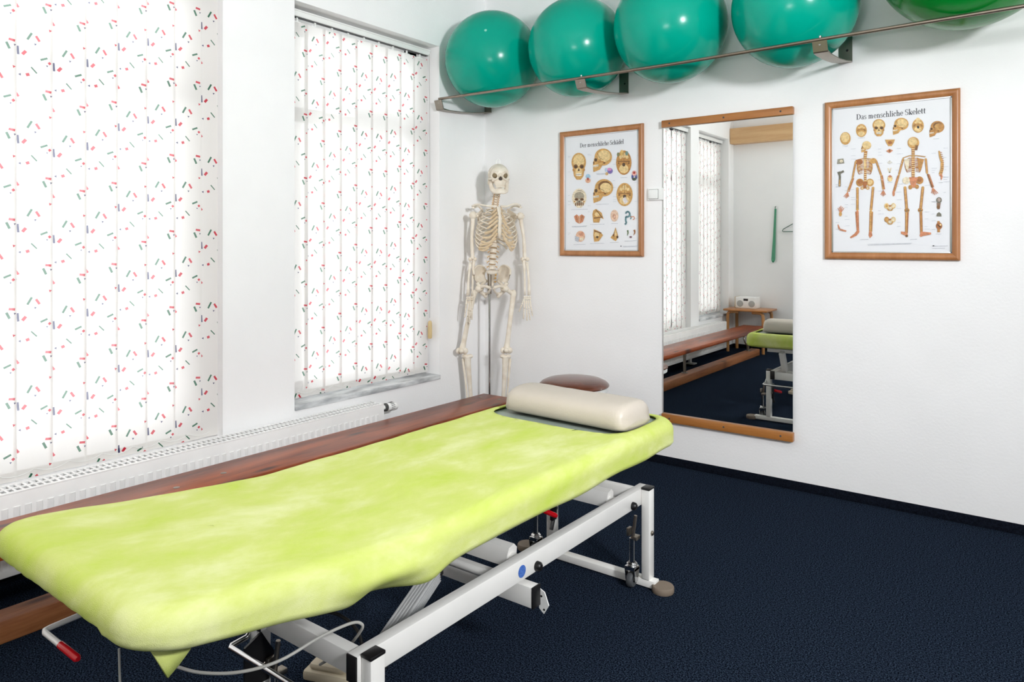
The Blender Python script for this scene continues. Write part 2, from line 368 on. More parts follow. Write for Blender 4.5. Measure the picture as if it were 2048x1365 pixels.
# ------------------------------------------------------------ vertical blinds
def blind(y0, y1, zb, zt, n, label, x=-.085, seed=0, handle=True):
    t = thing('vertical_blind', (x, (y0 + y1) / 2, zt), label, 'blind', 'confetti print vertical blinds')
    h = mb('whiteplastic')
    h.box((x - .022, y0 + .005, zt - .036), (x + .022, y1 - .004, zt - .004), .003)
    h.box((x + .0215, y0 + .005, zt - .012), (x + .027, y1 - .004, zt - .004), .001)
    h.build('head_rail', t)
    mb('hole').box((x - .012, y0 + .01, zt - .0385), (x + .012, y1 - .01, zt - .0355)).build('rail_slot', t)
    wd = .127; L = zt - .055 - zb; step = (y1 - y0 - wd - .012) / (n - 1)
    base = None; r = random.Random(seed)
    s = MB(); s.use('blind'); uvl = s.bm.loops.layers.uv.new('UVMap')
    nz = 24; cols = 7; grid = []
    for k in range(nz + 1):
        row = []
        for j in range(cols):
            a = j / (cols - 1) - .5
            row.append(s.bm.verts.new((.0015 * math.cos(a * PI), a * wd, -L * k / nz)))
        grid.append(row)
    for k in range(nz):
        for j in range(cols - 1):
            f = s.face([grid[k][j], grid[k][j + 1], grid[k + 1][j + 1], grid[k + 1][j]])
            for lp in f.loops: lp[uvl].uv = (lp.vert.co.y + wd / 2, lp.vert.co.z + 10)
    slat = s.build('slat', None, 0, False)
    hk = mb('whiteplastic').box((-.004, -.005, .0), (.004, .005, .022), .001).box((-.0025, -.022, -.004), (.0025, .022, .003), .001).build('slat_hanger')
    wt = mb('whiteplastic').box((-.003, -.055, -L - .001), (-.0005, .055, -L + .035), .0005).build('slat_weight')
    for i in range(n):
        sl = slat if i == 0 else slat.copy()
        hh = hk if i == 0 else hk.copy(); ww = wt if i == 0 else wt.copy()
        if i:
            for q in (sl, hh, ww): S.collection.objects.link(q)
        sl.parent = t; hh.parent = sl; ww.parent = sl
        sl.location = (r.uniform(-.001, .001), y0 + .006 + wd / 2 + i * step - (y0 + y1) / 2, -.058)
        sl.rotation_euler = (0, 0, math.radians(-4.5 + r.uniform(-.8, .8)))
    ch = mb('whiteplastic'); pts = []
    for i in range(n - 1):
        ya = y0 + .006 + wd / 2 + i * step
        for q in range(6):
            f = q / 6; pts.append((x + .012, ya + step * f, zb + .03 - .016 * 4 * f * (1 - f)))
    ch.tube(pts, .0011, 5); ch.build('linking_chain', t)
    if handle:
        c = mb('cord'); yh = y1 - .02
        c.tube([(x + .03, yh, zt - .03), (x + .034, yh + .002, 1.6), (x + .032, yh + .003, 1.0), (x + .034, yh, .75)], .0012, 5); c.build('pull_cord', t)
        mb('tan').lathe([(0, .735), (.009, .732), (.0125, .72), (.0135, .64), (.012, .628), (0, .625)], (x + .036, yh, 0), 14).build('cord_weight', t)
    return t
blind(-3.345, -1.80, .346, 2.37, 13, 'confetti-printed vertical blind in the large window at the left edge of the photo', -.045, 3, False)
blind(-1.46, -.445, .425, 2.372, 9, 'confetti-printed vertical blind in the narrower window near the room corner', -.085, 5)
blind(-4.41, -3.57, .43, 2.372, 8, 'vertical blind in the window seen in the mirror beside the side table', -.085, 9)

# ------------------------------------------------------------ radiator
def radiator():
    y0, y1, x0, x1, z0, z1 = -3.98, -1.012, .035, .14, .075, .357
    t = thing('radiator', (.09, (y0 + y1) / 2, z0), 'long white panel radiator below the windows behind the wooden bench', 'radiator')
    p = mb('radiator'); n = 84; pts = []
    p.box((x1 - .012, y0, z0), (x1, y1, z1 - .004), .003); p.box((x0, y0, z0), (x0 + .012, y1, z1 - .004), .003)
    st = (y1 - y0 - .06) / n
    for i in range(n):
        ya = y0 + .03 + i * st
        p.prism([(x1 - .002, ya + st * .12, z0 + .025), (x1 + .0035, ya + st * .3, z0 + .025), (x1 + .0035, ya + st * .7, z0 + .025), (x1 - .002, ya + st * .88, z0 + .025)], (0, 0, z1 - z0 - .075), True)
    p.build('front_panel', t)
    mb('radiator').box((x0, y1 - .003, z0 + .01), (x1, y1, z1), .001).build('side_panel', t); mb('radiator').box((x0, y0, z0 + .01), (x1, y0 + .003, z1), .001).build('side_panel', t)
    g = mb('radiator')
    xs = [x0, x0 + .012, x0 + .047, x0 + .056, x0 + .091, x1]
    for a, b_ in ((x0, x0 + .012), (x0 + .046, x0 + .056), (x0 + .09, x1)): g.box((a, y0, z1 - .004), (b_, y1, z1))
    k = 0; y = y0 + .01
    while y < y1 - .01:
        g.box((x0 + .012, y, z1 - .004), (x0 + .046, y + .0085, z1)); g.box((x0 + .056, y, z1 - .004), (x0 + .09, y + .0085, z1)); y += .0225
    g.build('top_grille', t)
    mb('hole').box((x0 + .012, y0 + .005, z1 - .03), (x1 - .012, y1 - .005, z1 - .028)).build('convector', t)
    v = mb('whiteplastic')
    v.lathe([(.012, -.045), (.012, -.01), (.02, 0), (.021, .02), (.0225, .03), (.0225, .055), (.02, .07), (.013, .078), (0, .079)], (.095, -.955, .322), 24, (0, 1, -.08))
    v.use('hole')
    for i in range(14):
        a = 2 * PI * i / 14; v.box((.095 + .0222 * math.cos(a) - .0012, -.955 + .022, .3205 + .0222 * math.sin(a) - .0012), (.095 + .0222 * math.cos(a) + .0012, -.955 + .046, .3205 + .0222 * math.sin(a) + .0012))
    vo = v.build('thermostat_valve', t)
    mb('chrome').tube([(.095, -.985, .322), (.095, -1.02, .322)], .011, 12).build('valve_body', vo)
    c = mb('hole'); c.lathe([(.018, -.018), (.0215, -.012), (.0215, .0), (.018, .003)], (.095, -.955, .322), 24, (0, 1, -.08)); c.build('valve_collar', vo)
    for yy in (-3.2, -1.6): mb('radiator').box((.05, yy, 0), (.075, yy + .04, z0 + .02), .002).box((.03, yy - .02, 0), (.12, yy + .06, .012), .002).build('foot', t)
radiator()

# ------------------------------------------------------------ gymnastic bench
def bench():
    y0, y1 = -4.2, -.315
    t = thing('gymnastic_bench', (.37, -2.2, 0), 'long low red-brown wooden gymnastic bench along the radiator', 'bench')
    s = mb('benchwood').box((.245, y0, .272), (.503, y1, .31), .009)
    s.build('seat_board', t)
    b_ = mb('beamwood').box((.345, y0 + .05, .0), (.44, y1 - .1, .068), .006); b_.build('balance_beam', t)
    for yy in (-.75, -2.32, -3.95):
        f = mb('steel'); f.tube([(.38, yy, .065), (.38, yy, .274)], .013, 12).lathe([(.03, 0), (.03, .005), (.014, .006)], (.38, yy, .067), 16)
        f.box((.30, yy - .02, .266), (.46, yy + .02, .2725), .001); f.build('support_post', t)
    hk = mb('steel'); hk.tube(spline([(.37, -3.86, .27), (.385, -3.82, .2), (.40, -3.86, .14), (.42, -3.95, .13)], 5), .008, 8); hk.build('hook', t)
    # bolt caps on the seat
    for u, v in ((353, 976), (447, 947), (998, 800), (961, 795)):
        q = hit(u, v, 2, .31); mb('steel').lathe([(.0115, 0), (.0115, .0012), (.008, .0018), (0, .0018)], (q.x, q.y, .3098), 16).build('bolt_cap', t)
    for yy in (y0 + .1, y1 - .2): mb('black').box((.335, yy, 0), (.45, yy + .06, .006)).build('rubber_pad', t)
bench()

# ------------------------------------------------------------ treatment table
CXT, HWT = 1.585, .315
def lift(y):
    d = -2.46 - y
    if d <= 0: return 0
    return .115 * (d * d / (d + .12))
def outline(hw, hl, rc, cy, n_long=96, n_short=30, n_c=10):
    pts = []
    rc = max(min(rc, hw, hl), .0015)
    def seg(a, b_, n):
        for i in range(n): pts.append(a.lerp(b_, (i + .5) / n))
    def arc(c, a0, n):
        for i in range(n):
            a = a0 - (PI / 2) * (i + .5) / n; pts.append(V((c[0] + rc * math.cos(a), c[1] + rc * math.sin(a))))
    X, Y = hw, hl
    seg(V((0, Y)), V((X - rc, Y)), n_short // 2); arc((X - rc, Y - rc), PI / 2, n_c)
    seg(V((X, Y - rc)), V((X, -Y + rc)), n_long); arc((X - rc, -Y + rc), 0, n_c)
    seg(V((X - rc, -Y)), V((-X + rc, -Y)), n_short); arc((-X + rc, -Y + rc), -PI / 2, n_c)
    seg(V((-X, -Y + rc)), V((-X, Y - rc)), n_long); arc((-X + rc, Y - rc), PI, n_c)
    seg(V((-X + rc, Y)), V((0, Y)), n_short // 2)
    return [V((CXT + q.x, cy + q.y)) for q in pts]
def slab(s, ya, yb, off, T0, thick, under, detail, opening=None, n_long=96, hemf=None):
    cy, hl, hw, rc, re = (ya + yb) / 2, (yb - ya) / 2 - off, HWT - off, .085, .036
    prof = []
    d = hw - .012
    while d > re + .004: prof.append((d, 0)); d -= .016
    for i in range(7):
        a = PI / 2 * i / 6; prof.append((re * (1 - math.sin(a)), re * (1 - math.cos(a))))
    nside = 9
    for i in range(1, nside + 1): prof.append((0, re + (thick - re - .012) * i / nside))
    prof += [(.006, thick - .004), (.018, thick)]
    if under: prof += [(.06, thick)]
    rings = []
    for d, dz in prof:
        ring = []
        for q in outline(hw - d, hl - d, rc - d * .8, cy, n_long):
            z = T0 - off - dz + lift(q.y); x, y = q.x, q.y
            if detail:
                side = max(0, min(1, (dz - .03) / .05))
                nz = noise.noise((x * 5, y * 5, 1.3)) * .004 + noise.noise((x * 13, y * 11, 4)) * .0018
                z += nz * (1 - side * .3)
                z += -.0022 * math.exp(-((x - (1.52 - .03 * (y + 2.0))) / .012) ** 2) * math.exp(-((y + 2.1) / .28) ** 4)
                if hemf and dz > .02:
                    dx, dzz = hemf(x, y, side); x += dx; z += dzz
            ring.append(s.bm.verts.new((x, y, z)))
        rings.append(ring)
    n = len(rings[0])
    for A, B in zip(rings, rings[1:]):
        for j in range(n): s.face([A[j], A[(j + 1) % n], B[(j + 1) % n], B[j]])
    A = rings[0]
    for k in range(n // 2 - 1): s.face([A[k], A[k + 1], A[n - 2 - k], A[n - 1 - k]])
    if under: s.face(rings[-1])
    if opening:
        ocx, ocy, a, b_, e = opening
        f_ = lambda x, y: abs((x - ocx) / a) ** e + abs((y - ocy) / b_) ** e
        kill = [f for f in s.bm.faces if f_(*f.calc_center_median().xy) < 1 and f.calc_center_median().z > T0 - .04]
        bmesh.ops.delete(s.bm, geom=kill, context='FACES')
        for v in [v for v in s.bm.verts if v.is_boundary and v.co.z > T0 - .04 and f_(*v.co.xy) < 1.9]:
            k = f_(v.co.x, v.co.y) ** (-1 / e); v.co.x = ocx + (v.co.x - ocx) * k; v.co.y = ocy + (v.co.y - ocy) * k
TB = thing('treatment_table', (CXT, -2.0, 0), 'height-adjustable treatment table with white steel frame under the lime green cover', 'treatment table')
s = mb('vinyl'); slab(s, -2.485, -1.256, .007, .588, .085, True, False, n_long=60); s.build('head_cushion', TB)
s = mb('vinyl'); slab(s, -3.114, -2.505, .007, .588, .052, True, False, n_long=40); s.build('foot_cushion', TB)
def hemf(x, y, side):
    right = 1 if x > CXT + .2 else 0
    g = lambda c, w_: math.exp(-((y - c) / w_) ** 2)
    q_ = max(0, min(1, (-2.72 - y) / .36)); q_ = q_ * q_ * (3 - 2 * q_)
    dz = right * (-.013 * g(-2.53, .07) + .008 * g(-2.28, .12) - .006 * g(-2.72, .05)) * side + .003 * math.sin(y * 17 + x * 3) * side + side * q_ * (.030 if right else .036)
    dx = right * side * (.014 * g(-2.53, .05) - .010 * g(-2.66, .035) + .006 * g(-2.8, .05))
    g2 = right * g(-2.64, .10)
    dx += g2 * (.016 * math.sin(PI * min(1, side / .7)) - .022 * max(0, (side - .7) / .3))
    return dx, dz
s = mb('terry'); slab(s, -3.121, -1.248, 0, .5885, .088, False, True, (1.585, -1.452, .272, .172, 5), 150, hemf)
# loose corner of the cloth hanging at the near right corner
q = [at(292, 1290, 1.095), at(335, 1288, 1.11), at(380, 1296, 1.13), at(356, 1328, 1.12), at(333, 1356, 1.10), at(316, 1328, 1.09)]
c0 = sum(q, V()) / 6 + V((.004, -.004, 0)); vs = [s.bm.verts.new(p_) for p_ in q]; vc = s.bm.verts.new(c0)
for i in range(6): s.face([vs[i], vs[(i + 1) % 6], vc])
bmesh.ops.remove_doubles(s.bm, verts=s.bm.verts[:], dist=.0022)
cov = s.build('fitted_cover', None, 0)
tag(cov, 'lime green terry cloth cover stretched over the treatment table', 'table cover')
so = cov.modifiers.new('thickness', 'SOLIDIFY'); so.thickness = .004; so.offset = 1

def table_frame():
    W = 'white'
    YF, YN = -1.33, -2.6
    # foot bars and posts
    for (yy, nm) in ((YF, 'far'), (YN, 'near')):
        fb = mb(W).box((1.32, yy - .018, .004), (1.85, yy + .018, .03), .003); fb.build('foot_bar', TB)
        ob = 0
        for x0 in (1.400, 1.800):
            po = mb(W).box((x0, yy - .02, .03), (x0 + .03, yy + .02, .342), .003).build('post', TB)
            mb('black').box((x0 - .001, yy - .021, .341), (x0 + .031, yy + .021, .349), .002).build('post_cap', po)
            mb('steel').lathe([(.0085, 0), (.0085, .004), (.005, .007), (0, .007)], (x0 + .03, yy, .19), 12, (1, 0, 0)).build('post_bolt', po)
        cb = mb(W).box((1.43, yy - .015, .285), (1.80, yy + .015, .335), .003); cb.build('cross_beam', TB)
        for xd in (1.298, 1.874):
            mb('taupe').lathe([(0, 0), (.036, 0), (.038, .004), (.038, .018), (.0355, .022), (0, .022)], (xd, yy - .004, 0), 28).build('foot_disc', TB)
        # castors
        for xd in ((1.362, 1.772) if nm == 'far' else (1.455, 1.772)):
            yc = yy - .035 if nm == 'far' else yy + .01; ca = mb('chrome')
            ca.tube([(xd, yc, .085), (xd, yc, .17)], .0095, 14).lathe([(.019, 0), (.019, .006), (.016, .009), (.019, .013), (.014, .018)], (xd, yc, .07), 18)
            ca.prism([(xd - .019, yc + .016, .075), (xd + .019, yc + .016, .075), (xd + .019, yc + .016, .062), (xd - .019, yc + .016, .062)], (0, -.034, 0))
            for sx in (-1, 1):
                ca.prism([(xd + sx * .019, yc + .02, .07), (xd + sx * .019, yc - .02, .07), (xd + sx * .019, yc - .012, .024), (xd + sx * .019, yc + .008, .022)], (-sx * .003, 0, 0))
            co = ca.build('castor', TB)
            mb('rubber').lathe([(.008, -.011), (.022, -.011), (.026, -.006), (.026, .006), (.022, .011), (.008, .011)], (xd, yc - .004, .0275), 24, (1, 0, 0)).build('castor_wheel', co)
            br = mb('steel'); br.box((xd - .004, yc - .006, .165), (xd + .02, yc + .025, .178), .002).tube([(xd + .004, yc, .178), (xd + .012, yc + .004, .25)], .006, 8).box((xd - .016, yc - .012, .178), (xd - .006, yc + .012, .205), .001)
            br.build('castor_lever', co)
    # side rails with black caps
    for x0 in (1.43, 1.768):
        r = mb(W).box((x0, YN - .03, .287), (x0 + .032, YF + .03, .345), .003).build('side_rail', TB)
        mb('black').box((x0 + .001, YN - .0335, .288), (x0 + .031, YN - .029, .344), .001).build('rail_cap', r); mb('black').box((x0 + .001, YF + .029, .288), (x0 + .031, YF + .0335, .344), .001).build('rail_cap', r)
    for yy, zz in ((-1.415, .303), (-1.985, .303)):
        for xs, sg in ((1.80, 1), (1.43, -1)):
            mb('black').lathe([(0, .016), (.008, .0155), (.0125, .011), (.0135, 0)], (xs, yy, zz), 20, (sg, 0, 0)).build('pivot_cap', TB)
        mb(W).tube([(1.44, yy, zz), (1.79, yy, zz)], .0145, 16).build('pivot_tube', TB)
        # lifting plate
        pl = mb(W); prof = [(yy - .022, zz - .020), (yy - .024, zz + .004), (yy - .012, zz + .030), (yy + .012, zz + .036), (yy + .026, zz + .022), (yy + .022, zz - .014)]
        x0, x1 = 1.46, 1.712
        A = [(x0, *p_) for p_ in prof]; pl.prism(A, (x1 - x0, 0, 0)); pl.beam((1.50, yy, zz + .01), (1.50, yy + .09, .475), .05, .03, .003, (1, 0, 0)); pl.build('lifting_arm', TB)
    st = mb('blue'); st.lathe([(0, .0012), (.0165, .001), (.0165, 0)], (1.80, -2.055, .313), 28, (1, 0, 0)); st.build('round_sticker', TB)
    # lower cross member with plate
    lb = mb(W).box((1.44, -2.03, .205), (1.815, -1.995, .262), .003).build('lower_beam', TB)
    mb('black').box((1.8145, -2.031, .204), (1.819, -1.994, .263), .001).build('beam_cap', lb)
    y_ = -1.985; pp = mb('whiteplastic').prism([(1.81, y_, .245), (1.828, y_, .238), (1.842, y_, .205), (1.826, y_, .178), (1.81, y_, .19)], (0, -.003, 0)).build('end_plate', lb)
    hh = mb('hole').lathe([(0, 0), (.003, 0), (.003, .0005)], (1.827, y_ - .003, .19), 10, (0, -1, 0)).lathe([(0, 0), (.003, 0), (.003, .0005)], (1.818, y_ - .003, .225), 10, (0, -1, 0)); hh.build('plate_hole', lb)
    tb = mb(W).tube([(1.50, -2.06, .275), (1.76, -2.06, .275)], .012, 14); tb.build('tie_tube', TB)
    up = mb(W).box((1.475, -1.81, .245), (1.505, -1.785, .46), .003); up.build('upright', TB)
    # upper frame under the cushion
    uf = mb(W)
    for x0 in (1.40, 1.74): uf.box((x0, -2.45, .462), (x0 + .03, -1.36, .497), .003)
    for yy in (-2.44, -1.92, -1.37): uf.box((1.40, yy, .465), (1.77, yy + .035, .495), .003)
    uf.build('upper_frame', TB)
    for x0 in (1.401, 1.741): mb('black').box((x0, -1.3585, .463), (x0 + .028, -1.355, .496)).build('upper_frame_cap', TB)
    ff = mb(W)
    for x0 in (1.42, 1.72): ff.beam((x0, -2.46, .483), (x0, -3.0, .483 + lift(-3.0)), .03, .03)
    ff.build('foot_frame', TB)
    # actuator
    a0, a1 = at(765, 1300, 1.72), at(866, 1150, 1.98)
    ac = mb('alu'); d = (a1 - a0).normalized()
    ac.beam(a0, a1, .042, .036, .004)
    sx = d.cross(UP).normalized(); sz = sx.cross(d)
    for k in range(-2, 3):
        ac.beam(a0 + sx * (k * .0085) + sz * .0185, a1 + sx * (k * .0085) + sz * .0185, .0035, .003, 0)
        ac.beam(a0 + sx * .0215 + sz * (k * .007), a1 + sx * .0215 + sz * (k * .007), .003, .003, 0)
    aco = ac.build('actuator', TB)
    mb('black').beam(a1, a1 + d * .03, .036, .03, .003).build('actuator_head', aco)
    mb('chrome').tube([a1 + d * .03, a1 + d * .10], .009, 10).build('piston_rod', aco)
    mb('black').beam(a0 - d * .07, a0, .05, .05, .006).build('actuator_motor', aco)
    # castor brake bars, pedals
    for (yb, z0) in ((-2.672, .25), (-1.255, .255)):
        p0 = V((1.39, yb, z0)); p1 = V((1.80, yb, z0)); s_ = 1 if yb < -2 else -1
        ba = mb('chrome'); ba.tube([(1.405, yb + s_ * .11, z0 + .03), (1.40, yb + s_ * .075, z0 + .03), (1.40, yb + s_ * .045, z0 + .004), (1.397, yb + s_ * .006, z0), (1.404, yb, z0), (1.79, yb, z0), (1.797, yb + s_ * .006, z0), (1.797, yb + s_ * .06, z0)], .0065, 10)
        bo = ba.build('brake_bar', TB)
    pb = mb('black').prism([(1.436, -2.655, .15), (1.436, -2.59, .15), (1.436, -2.575, .21), (1.436, -2.61, .27), (1.436, -2.655, .25)], (-.006, 0, 0)); pb.build('brake_plate', TB)
    gp = mb('red'); A, B = at(1083, 1020, 2.70), at(1114, 1033, 2.66); gp.tube([A, A.lerp(B, .9), B], [.0095, .0095, .006], 12); go = gp.build('brake_grip', TB)
    go['label'] = 'red brake grip'
    bb = mb('black'); bb.box((1.425, -1.365, .15), (1.44, -1.335, .25), .004).tube([(1.432, -1.35, .15), (1.436, -1.37, .12)], .008, 8); bb.build('brake_joint', TB)
    # foot-end adjusting lever
    l = mb(W); z = .492
    K = hit(85, 1262, 2, z); G0 = hit(118, 1292, 2, z); G1 = hit(152, 1321, 2, z)
    l.tube([(K.x + .0, -2.85, z + .01), (K.x, K.y + .012, z), (K.x + .003, K.y + .003, z), (K.x + .012, K.y, z), (G0.x, K.y, z)], .0052, 10); lo = l.build('lever', TB)
    r = mb('red').tube([(G0.x, K.y, z), (G1.x - .004, K.y, z), (G1.x, K.y, z)], [.0064, .0064, .004], 12).build('lever_grip', lo); r['label'] = 'dark red lever grip'
table_frame()
cd_ = mb('cord'); h0, h1 = hit(238, 1298, 1, -3.0), hit(242, 1400, 1, -3.0); cd_.tube(spline([h0, h1, V((h1.x + .01, h1.y + .01, .2)), V((h1.x + .03, h1.y + .02, .012)), V((h1.x + .09, h1.y + .10, .004))], 6), .0022, 6)
cd_.build('hanging_cord', TB)
fp = thing('foot_pedal', hit(665, 1345, 2, 0), 'beige foot pedal with a white cable on the carpet beneath the treatment table', 'foot pedal')
c = hit(668, 1350, 2, .0); f = MB().use('beige')
mt = Matrix.Translation(c) @ Matrix.Rotation(.35, 4, 'Z')
f.box((-.07, -.05, 0), (.07, .06, .028), .008, mt).box((-.055, -.04, .028), (.055, .05, .045), .008, mt)
f.build('pedal_body', fp)
pts = [at(640, 1330, 1.72), at(690, 1300, 1.62), at(722, 1262, 1.55), at(722, 1248, 1.54), at(700, 1248, 1.53), at(640, 1275, 1.48), at(560, 1322, 1.42), at(480, 1345, 1.40), at(400, 1346, 1.42), at(340, 1330, 1.46)]
mb('cord').tube(spline(pts, 6), .0032, 8).build('cable', fp)
pts = [at(600, 1235, 1.75), at(660, 1226, 1.78), at(700, 1245, 1.76), at(722, 1280, 1.72), at(719, 1320, 1.7)]
mb('blackcord').tube(spline(pts, 6), .004, 8).build('power_cable', TB)

# ------------------------------------------------------------ bolster pillow
def bolster():
    L, Wd, H = .488, .20, .092; s = mb('bolster'); n = 28; rings = []
    for i in range(27):
        t = -1 + 2 * i / 26; t = math.copysign(abs(t) ** .6, t)
        sc = (1 - abs(t) ** 24 * .16); pin = abs(t) ** 6
        ring = []
        for j in range(n):
            a = 2 * PI * j / n; c_, s_ = math.cos(a), math.sin(a)
            y = math.copysign(abs(c_) ** .72, c_) * Wd / 2; z = math.copysign(abs(s_) ** (.85 if s_ > 0 else .45), s_)
            z = H * .36 + z * (H * .66 if s_ > 0 else H * .36)
            z = H * .40 + (z - H * .40) * sc; y *= sc * (1 + .04 * pin)
            z += .003 * noise.noise((t * 3, y * 12, 2)) if s_ > 0 else 0
            ring.append(s.bm.verts.new((t * L / 2 * (1 + .02 * (s_ < 0) * pin), y, max(z, 0))))
        rings.append(ring)
    for A, B in zip(rings, rings[1:]):
        for j in range(n): s.face([A[j], A[(j + 1) % n], B[(j + 1) % n], B[j]])
    for R_, sg in ((rings[0], -1), (rings[-1], 1)):
        c_ = V((sg * (L / 2 + .012), 0, H * .42)); vc = s.bm.verts.new(c_)
        mid = [s.bm.verts.new(v.co.lerp(c_, .4) + V((sg * .003, 0, 0))) for v in R_]
        for j in range(n):
            s.face([R_[j], R_[(j + 1) % n], mid[(j + 1) % n], mid[j]]); s.face([mid[j], mid[(j + 1) % n], vc])
    o = s.build('bolster_pillow', None, 50); o.location = (1.603, -1.468, .5855); o.rotation_euler = (0, 0, math.radians(-3))
    tag(o, 'cream leatherette half-round bolster pillow on the head of the treatment table', 'pillow')
bolster()

# ------------------------------------------------------------ stool
def stool():
    c = V((.915, -.375, 0)); t = thing('stool', c, 'round stool with brown leather seat standing between the mirror and the bolster pillow', 'stool')
    R = .186
    s = mb('leather'); s.lathe([(0, .492), (.05, .491), (.10, .487), (.145, .478), (.172, .466), (.184, .455), (.186, .449), (.183, .444), (.17, .441), (0, .441)], c, 48); s.build('seat', t)
    mb('whiteplastic').lathe([(0, .442), (.179, .442), (.182, .439), (.182, .424), (.178, .420), (0, .420)], c, 48).build('rim', t)
    mb('leather').lathe([(0, .421), (.165, .421), (.160, .389), (0, .389)], c, 40).build('seat_base', t)
    for k in range(4):
        a = math.radians(20 + 90 * k); d = V((math.cos(a), math.sin(a), 0)); x = d.cross(UP)
        l = mb('beech'); pts = [c + d * .03 + UP * .377, c + d * .10 + UP * .377, c + d * .145 + UP * .373, c + d * .168 + UP * .357, c + d * .178 + UP * .325, c + d * .182 + UP * .2, c + d * .188 + UP * .0]
        l.tube(spline(pts, 4), .017, 10, flat=(1, .8)); l.build('leg', t)
stool()

# ------------------------------------------------------------ wall mirror, switch
def mirror():
    x0, x1, z0, z1 = 1.259, 1.938, .2795, 1.84
    t = thing('wall_mirror', ((x0 + x1) / 2, 0, z0), 'tall frameless wall mirror held by wooden top and bottom rails', 'mirror')
    mb('mirror').box((x0, -.014, z0 - .02), (x1, -.008, z1), 0).build('mirror_glass', t)
    mb('hole').box((x0 + .002, -.008, z0 - .02), (x1 - .002, -.0005, z1)).build('backing', t)
    for (a, b_, nm) in ((1.826, 1.865, 'top_rail'), (.235, .280, 'bottom_rail')):
        r = mb('railwood').box((x0 - .006, -.030, a), (x1 + .004, -.0005, b_), .004).build(nm, t)
        for f in (.06, .5, .92): mb('hole').lathe([(0, .0012), (.0045, .001), (.005, 0)], (x0 + (x1 - x0) * f, -.030, (a + b_) / 2), 12, (0, -1, 0)).build('screw', r)
mirror()
t = thing('light_switch', (1.2, 0, 1.44), 'small white rocker light switch on the wall between the poster and the mirror', 'light switch')
mb('whiteplastic').box((1.163, -.012, 1.436), (1.26, -.0005, 1.502), .003).build('switch_plate', t)
sw = mb('whiteplastic').box((1.172, -.019, 1.444), (1.226, -.010, 1.494), .003); sw.use('hole').box((1.1705, -.0123, 1.4425), (1.2275, -.0118, 1.4955)); sw.build('rocker', t)

# ------------------------------------------------------------ printed drawings
class Print:
    def __init__(s, org, sc, yplane):
        s.o, s.sc, s.y = org, sc, yplane; s.bm = bmesh.new(); s.cl = s.bm.loops.layers.float_color.new('ink'); s.k = 0
    def w(s, p): return hit(s.o[0] + p[0] / s.sc, s.o[1] + p[1] / s.sc, 1, s.y)
    def raw(s, pts, col, lift_=True):
        if lift_: s.k += 1
        y = s.y - .00035 - .0000035 * s.k
        vs = [s.bm.verts.new((p.x, y, p.z)) for p in pts]
        try: f = s.bm.faces.new(vs)
        except ValueError: return
        if f.normal.y > 0 or True:
            f.normal_update()
            if f.normal.y > 0: f.normal_flip()
        for l in f.loops: l[s.cl] = col
    def poly(s, pts, col): s.raw([s.w(p) for p in pts], col)
    def ell(s, cx, cy, rx, ry, col, rot=0, n=22):
        c_, s_ = math.cos(math.radians(rot)), math.sin(math.radians(rot))
        s.poly([(cx + rx * math.cos(t) * c_ - ry * math.sin(t) * s_, cy + rx * math.cos(t) * s_ + ry * math.sin(t) * c_) for t in [2 * PI * i / n for i in range(n)]], col)
    def line(s, pts, wd, col):
        P = [s.w(p) for p in pts]; s.k += 1
        k = abs(s.w((0, 0)).x - s.w((1, 0)).x)
        ws = wd if isinstance(wd, (list, tuple)) else [wd] * len(P)
        for i in range(len(P) - 1):
            d = P[i + 1] - P[i]
            if d.length < 1e-6: continue
            n = V((-d.z, 0, d.x)).normalized(); a, b_ = ws[i] * k / 2, ws[i + 1] * k / 2
            s.raw([P[i] + n * a, P[i + 1] + n * b_, P[i + 1] - n * b_, P[i] - n * a], col, False)
    def build(s, name, parent):
        me = bpy.data.meshes.new(name); s.bm.to_mesh(me); s.bm.free(); me.materials.append(M['ink'])
        o = bpy.data.objects.new(name, me); S.collection.objects.link(o); o.parent = parent
        o.matrix_parent_inverse = Matrix.Translation(-V(parent.location)); return o
TAN, TAN2, LT, DK, DK2, BR, INK = srgb(214, 166, 98), srgb(196, 142, 78), srgb(238, 208, 150), srgb(132, 92, 54), srgb(86, 64, 44), srgb(176, 112, 66), srgb(44, 44, 56)
PALE, GR, LG, RO = srgb(240, 226, 198), srgb(120, 118, 104), srgb(196, 200, 208), srgb(214, 142, 104)
def skull_front(p, cx, cy, w_, h, c1=TAN, c2=LT, teeth=True):
    p.ell(cx, cy - h * .16, w_ * .5, h * .36, c1); p.ell(cx, cy - h * .2, w_ * .38, h * .26, c2)
    p.poly([(cx - w_ * .42, cy), (cx + w_ * .42, cy), (cx + w_ * .33, cy + h * .36), (cx + w_ * .15, cy + h * .5), (cx - w_ * .15, cy + h * .5), (cx - w_ * .33, cy + h * .36)], c1)
    p.ell(cx, cy + h * .2, w_ * .24, h * .16, c2)
    for sx in (-1, 1): p.ell(cx + sx * w_ * .21, cy + h * .0, w_ * .15, h * .085, DK); p.ell(cx + sx * w_ * .21, cy + h * .01, w_ * .09, h * .05, DK2); p.ell(cx + sx * w_ * .36, cy + h * .13, w_ * .07, h * .05, TAN2)
    p.poly([(cx, cy + h * .06), (cx + w_ * .08, cy + h * .17), (cx - w_ * .08, cy + h * .17)], DK2)
    if teeth:
        p.ell(cx, cy + h * .31, w_ * .22, h * .055, srgb(244, 238, 222)); p.line([(cx - w_ * .22, cy + h * .31), (cx + w_ * .22, cy + h * .31)], h * .012, DK)
